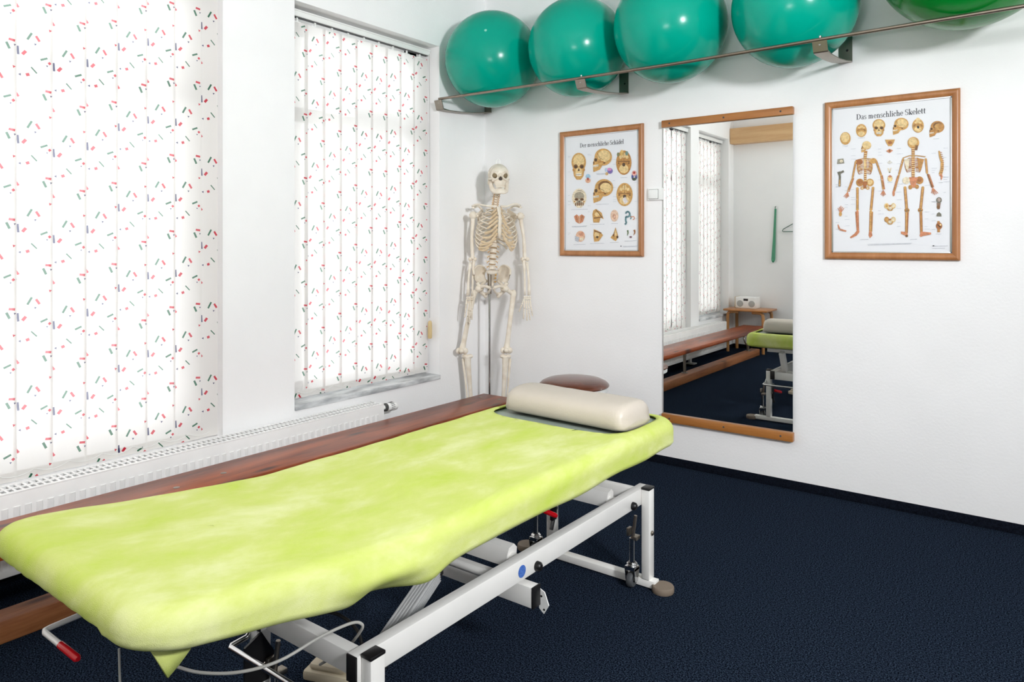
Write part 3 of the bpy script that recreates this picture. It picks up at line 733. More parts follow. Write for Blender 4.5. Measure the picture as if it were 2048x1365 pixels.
def skull_side(p, cx, cy, w_, h, c1=TAN, c2=LT, inner=False):
    p.ell(cx + w_ * .08, cy - h * .14, w_ * .44, h * .35, c1)
    p.ell(cx + w_ * .12, cy - h * .18, w_ * .32, h * .24, DK if inner else c2)
    if inner: p.ell(cx + w_ * .16, cy - h * .14, w_ * .28, h * .2, c2)
    p.poly([(cx - w_ * .38, cy - h * .1), (cx - w_ * .05, cy - h * .05), (cx + w_ * .02, cy + h * .15), (cx - w_ * .1, cy + h * .25), (cx - w_ * .45, cy + h * .22)], c1)
    p.poly([(cx - w_ * .44, cy + h * .26), (cx - w_ * .1, cy + h * .2), (cx + w_ * .0, cy + h * .08), (cx + w_ * .04, cy + h * .2), (cx - w_ * .1, cy + h * .38), (cx - w_ * .42, cy + h * .48)], c1)
    p.ell(cx - w_ * .3, cy - h * .02, w_ * .07, h * .07, DK2); p.ell(cx - w_ * .4, cy + h * .1, w_ * .04, h * .06, DK)
    p.line([(cx - w_ * .44, cy + h * .24), (cx - w_ * .16, cy + h * .2)], h * .06, srgb(244, 238, 222)); p.line([(cx - w_ * .44, cy + h * .25), (cx - w_ * .16, cy + h * .205)], h * .012, DK)
    p.line([(cx - w_ * .2, cy + h * .06), (cx + w_ * .1, cy + h * .05)], h * .05, TAN2); p.ell(cx + w_ * .13, cy + h * .1, w_ * .06, h * .04, DK)
    p.line([(cx - w_ * .22, cy - h * .3), (cx - w_ * .1, cy - h * .1), (cx + w_ * .08, cy - h * .02)], h * .012, DK)
def skull_base(p, cx, cy, rx, ry, c1=TAN, hole=True):
    p.ell(cx, cy, rx, ry, c1); p.ell(cx, cy + ry * .5, rx * .6, ry * .36, LT)
    for sx in (-1, 1):
        p.ell(cx + sx * rx * .5, cy - ry * .12, rx * .24, ry * .17, TAN2); p.ell(cx + sx * rx * .42, cy - ry * .45, rx * .2, ry * .14, LT)
        p.line([(cx, cy - ry * .1), (cx + sx * rx * .8, cy + ry * .1 - ry * .2)], ry * .05, DK); p.ell(cx + sx * rx * .66, cy + ry * .04, rx * .1, ry * .07, DK)
    p.ell(cx, cy - ry * .6, rx * .26, ry * .22, LT); p.line([(cx, cy - ry * .9), (cx, cy - ry * .1)], ry * .03, DK)
    if hole: p.ell(cx, cy + ry * .16, rx * .2, ry * .16, DK2)
def caption(p, cx, cy, w_, n=1):
    for i in range(n): p.line([(cx - w_ / 2 + 3 * i, cy + 7 * i), (cx + w_ / 2 - 8 * i, cy + 7 * i - w_ * .03)], 2.2, LG)
GLY = {
 'D': (.86, [('r', .0, 0, .26, .05), ('r', 0, .95, .26, 1), ('r', .08, 0, .24, 1), ('a', .30, .5, .42, .475, -90, 90, .05, .17)]),
 'S': (.62, [('a', .29, .74, .22, .235, 60, 270, .09, .13), ('a', .29, .27, .23, .245, -120, 90, .13, .09), ('r', .48, .72, .53, .98), ('r', .03, .02, .08, .3)]),
 'a': (.56, [('a', .22, .17, .17, .165, 0, 360, .09, .09), ('r', .31, 0, .44, .50), ('a', .24, .50, .16, .15, 0, 160, .11, .08), ('r', .40, 0, .54, .05)]),
 'e': (.54, [('a', .26, .33, .20, .31, 0, 320, .12, .12), ('r', .08, .32, .46, .37)]),
 's': (.45, [('a', .21, .48, .14, .155, 50, 270, .08, .11), ('a', .21, .17, .15, .155, -130, 90, .11, .08), ('r', .34, .46, .38, .64), ('r', .03, .02, .07, .2)]),
 'm': (.98, [('r', .09, 0, .22, .62), ('r', .01, .59, .2, .64), ('a', .31, .46, .13, .17, 0, 180, .12, .07), ('r', .38, 0, .51, .47), ('a', .60, .46, .13, .17, 0, 180, .12, .07), ('r', .67, 0, .80, .47), ('r', 0, 0, .3, .045), ('r', .31, 0, .58, .045), ('r', .60, 0, .88, .045)]),
 'n': (.68, [('r', .09, 0, .22, .62), ('r', .01, .59, .2, .64), ('a', .33, .46, .15, .17, 0, 180, .12, .07), ('r', .42, 0, .55, .47), ('r', 0, 0, .3, .045), ('r', .34, 0, .64, .045)]),
 'c': (.50, [('a', .26, .32, .19, .305, 50, 310, .08, .13), ('a', .36, .50, .05, .05, 0, 360, .06, .06)]),
 'h': (.68, [('r', .09, 0, .22, 1), ('r', .01, .97, .2, 1.02), ('a', .33, .46, .15, .17, 0, 180, .12, .07), ('r', .42, 0, .55, .47), ('r', 0, 0, .3, .045), ('r', .34, 0, .64, .045)]),
 'l': (.34, [('r', .09, 0, .22, 1), ('r', .01, .97, .2, 1.02), ('r', 0, 0, .31, .045)]),
 'i': (.34, [('r', .09, 0, .22, .62), ('r', .01, .59, .2, .64), ('r', 0, 0, .31, .045), ('a', .155, .85, .04, .045, 0, 360, .08, .08)]),
 'k': (.66, [('r', .09, 0, .22, 1), ('r', .01, .97, .2, 1.02), ('r', 0, 0, .3, .045), ('l', .20, .26, .50, .61, .05), ('l', .26, .36, .54, .02, .15), ('r', .38, .59, .62, .635), ('r', .36, 0, .66, .045)]),
 't': (.42, [('r', .11, .06, .24, .86), ('r', .01, .58, .38, .63), ('a', .25, .13, .08, .11, 180, 320, .1, .06)]),
 'r': (.50, [('r', .09, 0, .22, .62), ('r', .01, .59, .2, .64), ('r', 0, 0, .32, .045), ('a', .36, .46, .14, .15, 60, 180, .08, .06), ('a', .41, .53, .04, .04, 0, 360, .08, .08)]),
 'd': (.62, [('a', .25, .31, .18, .30, 0, 360, .12, .12), ('r', .38, 0, .51, 1), ('r', .30, .97, .5, 1.02), ('r', .45, 0, .60, .045)]),
 ' ': (.32, [])}
GLY['ä'] = (GLY['a'][0], GLY['a'][1] + [('a', .15, .84, .04, .045, 0, 360, .07, .07), ('a', .35, .84, .04, .045, 0, 360, .07, .07)])
def lettering(p, text, a, b_, hscale=1.0):
    P, Q = p.w(a), p.w(b_); tot = sum(GLY[c][0] for c in text) - .05; k = (Q.x - P.x) / tot; x = 0; z0 = (P.z + Q.z) / 2
    def q(gx, gz): return V((P.x + (x + gx) * k, 0, z0 + gz * k * hscale))
    for ch in text:
        adv, it = GLY[ch]
        for e_ in it:
            if e_[0] == 'r': _, x0, y0, x1, y1 = e_; p.raw([q(x0, y0), q(x1, y0), q(x1, y1), q(x0, y1)], INK)
            elif e_[0] == 'l':
                _, x0, y0, x1, y1, w_ = e_; n = V((-(y1 - y0), x1 - x0)).normalized() * w_ / 2
                p.raw([q(x0 + n.x, y0 + n.y), q(x1 + n.x, y1 + n.y), q(x1 - n.x, y1 - n.y), q(x0 - n.x, y0 - n.y)], INK)
            else:
                _, cx, cy, rx, ry, a0, a1, w0, w1 = e_; n = 14
                for i in range(n):
                    t0, t1 = math.radians(a0 + (a1 - a0) * i / n), math.radians(a0 + (a1 - a0) * (i + 1) / n)
                    def ww(t): c_ = abs(math.cos(t)); return .05 + (max(w0, w1) - .05) * c_
                    pr = lambda t, s_: q(cx + (rx + s_ * ww(t) / 2) * math.cos(t), cy + (ry + s_ * .03) * math.sin(t))
                    p.raw([pr(t0, 1), pr(t1, 1), pr(t1, -1), pr(t0, -1)], INK)
        x += adv
def poster(x0, x1, z0, z1, label, name='anatomy_poster'):
    t = thing(name, ((x0 + x1) / 2, 0, z0), label, 'poster', 'framed anatomy posters')
    w_ = .031; f = mb('framewood')
    def side(a, b_, c_, d): # outer a,b inner c,d in xz; moulded profile
        A = [(a[0], -.0005, a[1]), (b_[0], -.0005, b_[1])]
        def L(p_, q_, k): return (p_[0] + (q_[0] - p_[0]) * k, p_[1] + (q_[1] - p_[1]) * k)
        pr = [(0, .0005), (0, .014), (.12, .019), (.3, .021), (.62, .019), (.85, .015), (1, .010), (1, .0005)]
        R_ = []
        for k, h in pr:
            p0, p1 = L(a, d, k), L(b_, c_, k); R_.append((f.bm.verts.new((p0[0], -h, p0[1])), f.bm.verts.new((p1[0], -h, p1[1]))))
        for u_, v_ in zip(R_, R_[1:]): f.face([u_[0], u_[1], v_[1], v_[0]])
    o = [(x0, z0), (x1, z0), (x1, z1), (x0, z1)]; i_ = [(x0 + w_, z0 + w_), (x1 - w_, z0 + w_), (x1 - w_, z1 - w_), (x0 + w_, z1 - w_)]
    for k in range(4): side(o[k], o[(k + 1) % 4], i_[(k + 1) % 4], i_[k])
    f.build('frame', t, 35)
    e = mb('silver'); g = .006
    for a, b_ in (((x0 + w_ - .002, z0 + w_ - .002), (x1 - w_ + .002, z0 + w_ + g)), ((x0 + w_ - .002, z1 - w_ - g), (x1 - w_ + .002, z1 - w_ + .002)), ((x0 + w_ - .002, z0 + w_), (x0 + w_ + g, z1 - w_)), ((x1 - w_ - g, z0 + w_), (x1 - w_ + .002, z1 - w_))):
        e.box((a[0], -.0105, a[1]), (b_[0], -.002, b_[1]), .001)
    e.build('inner_lip', t)
    mb('paper').box((x0 + w_, -.006, z0 + w_), (x1 - w_, -.002, z1 - w_)).build('sheet', t)
    return t
PL = poster(.588, 1.137, 1.126, 1.865, 'smaller-looking framed skull chart on the wall right of the skeleton model')
p = Print((1100, 230), 4.55, -.006)
lettering(p, 'Der menschliche Schädel', (273, 299), (671, 262), 1.12)
skull_front(p, 263, 470, 132, 240); skull_side(p, 472, 415, 180, 222); skull_base(p, 673, 435, 70, 112, TAN2)
p.ell(655, 345, 16, 26, srgb(226, 186, 110)); p.ell(700, 350, 14, 20, srgb(120, 150, 140)); p.ell(622, 360, 12, 18, srgb(140, 140, 100))
for cx, cy, cols in ((347, 580, ((0, -20, 22, 22, srgb(170, 206, 230)), (0, 18, 24, 22, srgb(236, 182, 150)), (0, 4, 8, 14, srgb(176, 60, 50)))),
                     (538, 512, ((10, -2, 24, 26, srgb(128, 112, 180)), (4, -16, 20, 14, srgb(222, 150, 200)), (-26, -10, 12, 18, srgb(190, 208, 230)), (-20, 24, 14, 14, srgb(220, 180, 120)))),
                     (768, 555, ((0, 8, 26, 34, srgb(84, 88, 150)), (0, -24, 22, 24, srgb(236, 180, 170)), (0, -28, 10, 12, srgb(180, 60, 50)), (0, 28, 20, 16, srgb(80, 90, 76)), (0, 10, 6, 8, srgb(240, 240, 240))))):
    for dx, dy, rx, ry, c_ in cols: p.ell(cx + dx, cy + dy, rx, ry, c_)
p.ell(268, 755, 66, 84, PALE); p.ell(270, 735, 48, 50, srgb(160, 156, 140)); skull_front(p, 268, 770, 118, 150, PALE, srgb(170, 160, 140), False)
for k in range(5): p.ell(235 + k * 17, 815 - k, 6, 16, DK)
skull_side(p, 478, 695, 190, 226, TAN, LT, True); skull_base(p, 680, 725, 74, 106, TAN)
p.poly([(660, 770), (686, 745), (712, 790), (682, 812)], srgb(232, 224, 226))
p.poly([(220, 925), (245, 905), (266, 925), (290, 905), (318, 925), (300, 975), (268, 992), (236, 972)], RO); p.line([(268, 915), (268, 990)], 5, PALE); p.line([(240, 920), (250, 960)], 5, DK); p.line([(296, 920), (288, 960)], 5, DK)
p.poly([(396, 870), (420, 856), (470, 890), (490, 950), (462, 935), (450, 980), (396, 980), (388, 905)], TAN); p.ell(430, 905, 22, 18, LT); p.line([(400, 940), (480, 930)], 8, DK); p.line([(420, 865), (470, 925)], 5, DK2)
p.ell(588, 918, 36, 54, srgb(240, 206, 180)); p.ell(586, 925, 16, 24, srgb(220, 168, 140)); p.ell(586, 928, 8, 9, srgb(236, 200, 180))
p.line([(690, 900), (700, 880), (722, 884), (730, 910), (712, 930), (692, 925), (690, 960), (698, 985), (682, 998)], 13, srgb(110, 150, 158)); p.line([(715, 915), (742, 925), (735, 950)], 9, srgb(120, 160, 168)); p.line([(735, 930), (765, 925), (772, 945), (755, 955)], 6, RO)
p.ell(278, 1105, 42, 50, srgb(234, 190, 160)); p.ell(288, 1085, 22, 20, srgb(222, 160, 130)); p.poly([(228, 1100), (270, 1115), (260, 1160), (230, 1145)], LG); p.ell(290, 1130, 18, 14, PALE)
p.poly([(400, 1040), (430, 1052), (462, 1068), (484, 1095), (470, 1115), (446, 1150), (404, 1155), (396, 1100)], TAN); p.ell(428, 1090, 22, 24, LT); p.line([(402, 1055), (470, 1078)], 9, DK); p.ell(432, 1112, 12, 10, DK2)
p.poly([(598, 1022), (624, 1110), (600, 1150), (552, 1118), (580, 1080)], TAN); p.poly([(598, 1040), (612, 1100), (590, 1100)], LT); p.poly([(570, 1100), (585, 1065), (588, 1110)], DK); p.ell(615, 1112, 10, 12, DK2)
p.line([(708, 1050), (712, 1075), (704, 1100)], [12, 10, 3], srgb(110, 130, 90)); p.line([(768, 1046), (775, 1070), (762, 1096)], [14, 12, 3], srgb(170, 120, 80)); p.ell(736, 1112, 12, 9, srgb(130, 90, 100))
for cx, cy, w_, n in ((270, 862, 150, 1), (478, 815, 120, 1), (675, 570, 60, 1), (270, 1014, 140, 2), (432, 998, 130, 1), (590, 990, 60, 1), (272, 1182, 110, 1), (430, 1172, 130, 1), (588, 1163, 80, 1), (735, 1148, 110, 1), (735, 1196, 140, 2), (468, 535, 90, 2)): caption(p, cx, cy, w_, n)
for i in range(26): p.line([(p_ := (rnd.choice([165, 345, 575, 770])), yy := rnd.uniform(330, 1120)), (p_ + rnd.uniform(14, 36), yy - 1)], 2, srgb(206, 210, 216))
p.ell(648, 1195, 5, 5, INK)
p.build('skull_drawings', PL)
PR = poster(2.083, 2.630, 1.126, 1.866, 'larger-looking framed skeleton chart on the wall right of the mirror')
p = Print((1630, 160), 3.594, -.006)
lettering(p, 'Das menschliche Skelett', (298, 287), (795, 240), 1.12)
p.ell(219, 421, 38, 46, TAN); p.ell(217, 414, 30, 35, LT); skull_base(p, 334, 364, 39, 47, TAN, False); skull_front(p, 460, 345, 92, 122, TAN, LT); skull_side(p, 612, 335, 118, 128, TAN, LT)
skull_base(p, 741, 330, 42, 50, TAN); p.ell(741, 290, 16, 18, LT); p.ell(742, 341, 8, 9, INK); skull_side(p, 872, 355, 112, 122, TAN2, TAN, True); p.ell(905, 335, 18, 22, TAN2)
def limb(pts, w_, c_=TAN):
    w_ *= .75
    p.line(pts, w_, DK); p.line(pts, [x * .62 if not isinstance(w_, (int, float)) else w_ * .62 for x in (w_ if not isinstance(w_, (int, float)) else [w_] * len(pts))], c_)
def bone(a, b_, w_=13, c_=TAN):
    w_ *= .78
    p.line([a, b_], w_ + 3, BR); p.ell(a[0], a[1], w_ * .72, w_ * .72, c_); p.ell(b_[0], b_[1], w_ * .75, w_ * .72, c_); p.line([a, b_], w_ * .72, c_)
def hand2(c, dx, L=46):
    for k in range(5): p.line([c, (c[0] + dx * 10 + (k - 2) * 9, c[1] + L - abs(k - 2) * 6)], 4.5, RO)
def ribs(cx, y0, y1, w_, c1, c2):
    n = 9
    for i in range(n):
        f = i / (n - 1); ww = w_ * (.62 + .38 * math.sin(PI * (.25 + f * .55))); y = y0 + (y1 - y0) * f
        for sx in (-1, 1):
            p.line([(cx, y - 6), (cx + sx * ww * .55, y - 9), (cx + sx * ww, y + 8), (cx + sx * ww * .85, y + 24), (cx + sx * ww * .3, y + 30 - 14 * f)], [3, 4.5, 5, 4, 3], c1 if i % 3 == 2 else c2)
# front figure
p.poly([(355, 510), (378, 510), (372, 560), (350, 560)], TAN2); p.line([(362, 520), (362, 740)], 17, BR)
for k in range(14): p.line([(354, 530 + k * 15), (371, 530 + k * 15)], 8, LT)
ribs(358, 585, 655, 56, BR, TAN); p.line([(358, 580), (358, 640)], 12, LT); limb([(292, 580), (350, 565), (440, 572)], 10)
p.ell(318, 590, 26, 20, BR); p.ell(420, 582, 24, 20, TAN); skull_side(p, 366, 483, 74, 84, TAN, LT); p.ell(372, 468, 32, 28, LT)
for sx, c_ in ((-1, TAN2), (1, TAN)): p.ell(360 + sx * 36, 738, 28, 28, c_); p.ell(360 + sx * 36, 735, 17, 18, BR if sx < 0 else LT); p.ell(360 + sx * 20, 778, 13, 12, TAN); p.ell(360 + sx * 20, 778, 6, 6, PALE)
p.poly([(340, 735), (380, 732), (366, 780), (352, 782)], BR)
bone((293, 590), (272, 700)); bone((270, 708), (236, 800), 9); bone((278, 710), (246, 802), 6, RO); hand2((236, 806), -1)
bone((440, 582), (474, 680)); bone((476, 690), (490, 785), 9); bone((484, 688), (500, 785), 6, RO); hand2((491, 792), 0)
bone((306, 782), (306, 930), 18); bone((418, 778), (404, 930), 18); bone((306, 948), (310, 1085), 16, RO); bone((402, 948), (398, 1095), 16); bone((294, 950), (304, 1080), 6, RO); bone((414, 950), (408, 1090), 6)
p.poly([(304, 1080), (322, 1092), (300, 1120), (258, 1140), (252, 1130), (285, 1105)], RO); p.poly([(390, 1085), (408, 1090), (414, 1120), (396, 1138), (386, 1118)], RO)
# back figure
p.ell(708, 452, 42, 42, TAN); p.ell(704, 444, 30, 28, LT); p.poly([(722, 470), (742, 470), (736, 505), (720, 505)], DK)
ribs(708, 570, 640, 62, BR, TAN2); p.line([(706, 485), (706, 745)], 20, BR)
for k in range(17): p.line([(695, 495 + k * 15), (718, 495 + k * 15)], 7, LT)
limb([(632, 562), (680, 545), (735, 545), (795, 553)], 9); p.poly([(640, 575), (680, 565), (672, 650), (655, 640)], PALE); p.poly([(785, 570), (735, 562), (748, 655), (765, 640)], TAN2)
bone((634, 570), (606, 675)); bone((604, 685), (572, 800), 10); bone((596, 690), (566, 795), 6, RO); p.ell(566, 815, 9, 22, RO)
bone((797, 570), (806, 668)); bone((812, 680), (842, 770), 10, DK); bone((820, 680), (852, 770), 6, RO)
for k in range(5): p.line([(846, 775), (838 + k * 12, 828 - abs(k - 2) * 6)], 4, RO)
p.ell(656, 724, 26, 26, PALE); p.ell(752, 722, 28, 28, TAN2); p.ell(752, 718, 18, 16, BR); p.poly([(676, 700), (740, 700), (722, 775), (694, 775)], RO); p.ell(686, 772, 14, 16, TAN2); p.ell(734, 768, 14, 16, TAN2)
bone((648, 775), (660, 930), 18); bone((776, 775), (760, 930), 18); bone((658, 950), (657, 1105), 15); bone((762, 950), (766, 1105), 17, TAN2); bone((670, 952), (664, 1100), 6, BR)
for cx, cy in ((662, 938), (758, 936)): p.ell(cx, cy, 18, 16, TAN2); p.line([(cx - 14, cy + 5), (cx + 14, cy + 3)], 4, DK2); p.line([(cx, cy - 12), (cx, cy + 16)], 4, GR)
p.poly([(665, 1125), (620, 1108), (618, 1090), (650, 1092), (668, 1108)], RO); p.poly([(752, 1118), (764, 1090), (835, 1098), (834, 1112), (780, 1122), (760, 1130)], RO); p.ell(660, 1122, 10, 9, DK)
# small studies
p.poly([(505, 430), (575, 428), (568, 450), (552, 476), (528, 476), (512, 450)], TAN); p.ell(540, 452, 16, 12, BR); p.poly([(512, 512), (535, 496), (562, 508), (538, 526)], RO); p.ell(537, 511, 8, 7, DK)
p.poly([(520, 594), (538, 578), (558, 594), (538, 606)], srgb(220, 216, 208)); p.line([(526, 634), (538, 668), (548, 632)], 7, PALE); p.ell(540, 710, 18, 22, LT); p.poly([(524, 694), (540, 684), (556, 694), (540, 704)], RO)
for cy, a in ((914, 0), (1012, 1)):
    for sx in (-1, 1): p.ell(540 + sx * 24, cy - 8, 17, 20, LT if sx > 0 or not a else TAN2); p.ell(540 + sx * 24, cy - 8, 10, 12, PALE if sx > 0 else TAN)
    p.line([(520, cy + 8), (530, cy + 24), (552, cy + 24), (562, cy + 6)], 8, TAN); p.ell(540, cy + 8, 12, 10, PALE); p.poly([(528, cy - 14), (552, cy - 14), (540, cy + 2)], BR)
p.line([(892, 510), (900, 550), (914, 590), (914, 640), (902, 680)], [8, 13, 17, 19, 21], TAN)
for k in range(12):
    f = k / 11; p.line([(898 + 14 * math.sin(f * PI), 520 + f * 160), (914 + 14 * math.sin(f * PI), 523 + f * 160)], 4, BR)
p.line([(898, 680), (912, 690), (908, 720)], [15, 15, 4], RO)
p.ell(892, 865, 20, 22, GR); p.ell(892, 862, 12, 13, srgb(190, 170, 160)); p.line([(890, 885), (888, 930)], [24, 14], srgb(150, 120, 100)); p.ell(888, 914, 12, 12, DK)
p.poly([(874, 980), (878, 960), (892, 950), (908, 964), (910, 982)], GR); p.line([(888, 1015), (890, 1095)], [14, 16], TAN2); p.ell(893, 1050, 22, 26, BR); p.line([(880, 1040), (904, 1060)], 6, DK2); p.ell(903, 1042, 6, 8, LT)
p.poly([(160, 605), (165, 570), (205, 565), (212, 600)], srgb(150, 146, 130)); p.ell(190, 585, 12, 10, PALE); p.line([(172, 660), (180, 690), (178, 765)], [22, 14, 16], GR); p.line([(180, 670), (208, 656)], 16, GR); p.line([(178, 720), (178, 765)], 9, TAN)
for k in range(5): p.line([(184, 960), (166 + k * 11, 905 + abs(k - 2) * 8)], 4.5, RO)
p.ell(184, 965, 11, 16, TAN); p.line([(166, 1040), (178, 1075), (226, 1088)], [6, 14, 10], RO)
for cx, cy, w_, n in ((538, 1182, 320, 2), (900, 1196, 110, 1), (890, 1212, 90, 1), (219, 474, 40, 1), (334, 418, 50, 1), (872, 424, 40, 1), (540, 738, 36, 1), (905, 738, 30, 1), (890, 1108, 40, 1), (355, 1148, 60, 1), (710, 1146, 50, 1)): caption(p, cx, cy, w_, n)
for i in range(64): a_, yy = rnd.choice([150, 215, 260, 455, 580, 590, 790, 840, 925]), rnd.uniform(480, 1080); p.line([(a_, yy), (a_ + rnd.uniform(16, 46), yy - 1)], 2, srgb(208, 212, 220))
p.line([(846, 1194), (858, 1192)], 6, INK)
p.build('skeleton_drawings', PR)

# ------------------------------------------------------------ ball rack and balls
def rack():
    t = thing('ball_rack', (1.5, 0, 2.03), 'wall-mounted steel rod rack carrying the exercise balls along the back wall', 'ball rack')
    yr, zr = -.46, 2.05
    r = mb('rodmetal'); r.tube([(.02, yr, zr + .012), (1.04, yr, zr), (1.6, yr, zr - .004), (2.2, yr, zr), (3.7, yr, zr + .004)], .0078, 12); r.build('rod', t)
    for i, x1 in enumerate((.054, 1.041, 2.202, 3.36)):
        x0 = x1 - .058; dz = .012 if i == 0 else 0
        b_ = mb('steel' if i != 2 else 'steel')
        side = [(-.0005, 2.165), (-.0005, 2.043), (-.03, 2.040), (-.13, 2.022), (-.26, 2.006), (-.40, 1.996), (-.452, 1.996), (-.458, 2.0), (-.476, 2.040 + dz)]
        inn = [(-.472, 2.041 + dz), (-.4535, 2.004), (-.40, 2.0), (-.26, 2.010), (-.13, 2.026), (-.03, 2.044), (-.0045, 2.047), (-.0045, 2.165)]
        b_.prism([(x0, *q) for q in side + inn], (x1 - x0, 0, 0), True); bo = b_.build('bracket', t, 30)
        sc = mb('chrome'); sc.lathe([(.005, 0), (.005, .003), (0, .004)], ((x0 + x1) / 2, -.467, 2.026 + dz), 10, (0, -1, .45)).lathe([(.006, 0), (.006, .008), (0, .009)], ((x0 + x1) / 2, yr, zr + .006), 10)
        sc.use('black').lathe([(.006, 0), (.006, .003), (0, .003)], ((x0 + x1) / 2 + .008, -.0045, 2.10), 10, (0, -1, 0)); sc.build('screw', bo)
rack()
BALLS = [(.287, .281, 2.292, 'teal', 'teal exercise ball nearest the room corner, first above the skeleton'), (.868, .268, 2.272, 'teal', 'teal exercise ball second from the room corner, above the skull chart'),
         (1.419, .280, 2.284, 'teal', 'teal exercise ball third from the corner, above the mirror'), (2.016, .272, 2.268, 'teal', 'teal exercise ball fourth from the corner, above the skeleton chart'), (2.685, .335, 2.374, 'green', 'darker grass green exercise ball at the right end of the rack')]
for x, R_, z, c_, lb in BALLS:
    o = bpy.data.objects.new('exercise_ball', None); S.collection.objects.link(o); o.location = (x, -R_ - .002, z); tag(o, lb, 'exercise ball', 'exercise balls on the wall rack')
    sx = mb(c_); sx.ell((0, 0, 0), R_, 64, 40)
    # fine moulded grooves
    for k in range(-3, 4):
        a = k * .09; rr = R_ * math.cos(a)
    q = sx.build('ball_skin', None, 0); q.parent = o; q.rotation_euler = (rnd.uniform(.2, .6), rnd.uniform(-.5, .5), 0)
    if x < .5:
        d = V((hit(975, 77, 1, -.45) - V(o.location))).normalized(); v_ = mb('valve').lathe([(0, .003), (.006, .002), (.008, 0)], d * R_, 14, d).build('valve_plug'); v_.parent = o

# ------------------------------------------------------------ skeleton model
def skeleton():
    D0 = 4.40
    t = thing('anatomical_skeleton', (.17, -.2, 0), 'life-size anatomical skeleton model on a steel pole standing in the room corner', 'skeleton model')
    P = lambda u, v, d=0: at(u, v, D0 - d)
    px = D0 / FPX; FC = -FW; fx = (FC * math.cos(.16) + RT * math.sin(.16)).normalized(); sx = UP.cross(fx).normalized()   # fx: facing, sx: towards image right
    if sx.dot(RT) < 0: sx = -sx
    def bone(name, pts, rs, knobs=(), m_='bone', par=t, n=10, sp=3):
        b_ = mb(m_); pp = spline(pts, sp); k = len(pts) - 1; rr = []
        for i in range(len(pp)):
            f = i / sp; a = min(int(f), k - 1); f -= a; rr.append(rs[a] * (1 - f) + rs[a + 1] * f)
        b_.tube(pp, rr, n)
        for c_, r_ in knobs: b_.ell(c_, r_, 12, 8)
        return b_.build(name, par, 0)
    rot = Matrix((sx, fx, UP)).transposed()   # local x right, y front, z up
    # skull
    c = P(997.5, 352, .03); sk = mb('bone')
    def loc(x, y, z): return c + rot @ V((x, y, z))
    sk.ell(loc(0, -.022, .012), (.063, .084, .063), 28, 18, rot); sk.ell(loc(0, .036, .012), (.054, .036, .046), 20, 12, rot)
    sk.ell(loc(0, .052, -.046), (.036, .030, .034), 16, 10, rot)            # maxilla
    sk.ell(loc(0, .066, -.003), (.013, .016, .016), 12, 8, rot)             # nasal bridge
    for s_ in (-1, 1):
        sk.tube(spline([loc(s_ * .012, .066, .019), loc(s_ * .030, .066, .022), loc(s_ * .047, .05, .008), loc(s_ * .049, .046, -.008), loc(s_ * .040, .06, -.025), loc(s_ * .024, .07, -.026), loc(s_ * .012, .07, -.012)], 4), .0066, 8)
        sk.tube(spline([loc(s_ * .044, .05, -.022), loc(s_ * .058, .022, -.022), loc(s_ * .062, -.01, -.018)], 4), [.0085, .008, .007, .0065, .006, .006, .006, .006, .006], 8)
        sk.ell(loc(s_ * .036, .050, -.03), (.015, .014, .013), 10, 8, rot)
        sk.ell(loc(s_ * .055, -.02, -.038), (.011, .015, .02), 10, 8, rot)
    so_ = sk.build('skull', t, 0)
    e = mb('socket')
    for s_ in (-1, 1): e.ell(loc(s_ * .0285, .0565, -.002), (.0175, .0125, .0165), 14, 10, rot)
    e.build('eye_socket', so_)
    mb('nosehole').prism([loc(0, .085, -.008), loc(.0115, .084, -.028), loc(.004, .085, -.034), loc(-.004, .085, -.034), loc(-.0115, .084, -.028)], rot @ V((0, -.02, 0))).build('nasal_opening', so_)
    th = mb('bone')
    for i in range(-5, 6):
        a = i * .2; th.box((-.0026, -.002, -.006), (.0026, .002, .006), .001, Matrix.Translation(loc(.030 * math.sin(a), .052 + .026 * math.cos(a), -.072)) @ rot.to_4x4() @ Matrix.Rotation(-a, 4, 'Z'))
    th.build('upper_teeth', so_)
    j = mb('bone'); pts = [loc(-.049, -.002, -.03), loc(-.047, .010, -.068), loc(-.038, .038, -.092), loc(-.020, .064, -.100), loc(0, .070, -.100), loc(.020, .064, -.100), loc(.038, .038, -.092), loc(.047, .010, -.068), loc(.049, -.002, -.03)]
    j.tube(spline(pts, 4), [.0115] * 33, 10, flat=(.7, 1.35))
    for i in range(-4, 5):
        a = i * .22; j.box((-.0026, -.002, -.006), (.0026, .002, .007), .001, Matrix.Translation(loc(.028 * math.sin(a), .05 + .022 * math.cos(a), -.088)) @ rot.to_4x4() @ Matrix.Rotation(-a, 4, 'Z'))
    j.build('jaw', t, 0)
    h = mb('whiteplastic'); h.tube(spline([loc(-.012, -.03, .074), loc(-.01, -.03, .095), loc(0, -.03, .105), loc(.01, -.03, .095), loc(.008, -.03, .074)], 4), .0035, 8); h.build('hanger_loop', t)
    # spine
    sp = [(994, 386, .0), (992, 398, .0), (990.5, 410, -.01), (990, 425, -.03), (990, 445, -.045), (989.5, 465, -.035), (988.5, 480, -.01), (987, 500, .015), (985, 520, .02), (984, 538, .01)]
    path = spline([P(*q) for q in sp], 10); L = [0]
    for a, b_ in zip(path, path[1:]): L.append(L[-1] + (b_ - a).length)
    def sat(d):
        for i in range(len(L) - 1):
            if L[i + 1] >= d: return path[i].lerp(path[i + 1], (d - L[i]) / max(1e-9, L[i + 1] - L[i])), (path[i + 1] - path[i]).normalized()
        return path[-1], (path[-1] - path[-2]).normalized()
    hs = [.0115] * 7 + [.0165] * 12 + [.0265] * 5; tot = sum(hs); f = L[-1] / tot; d = 0; verts = []
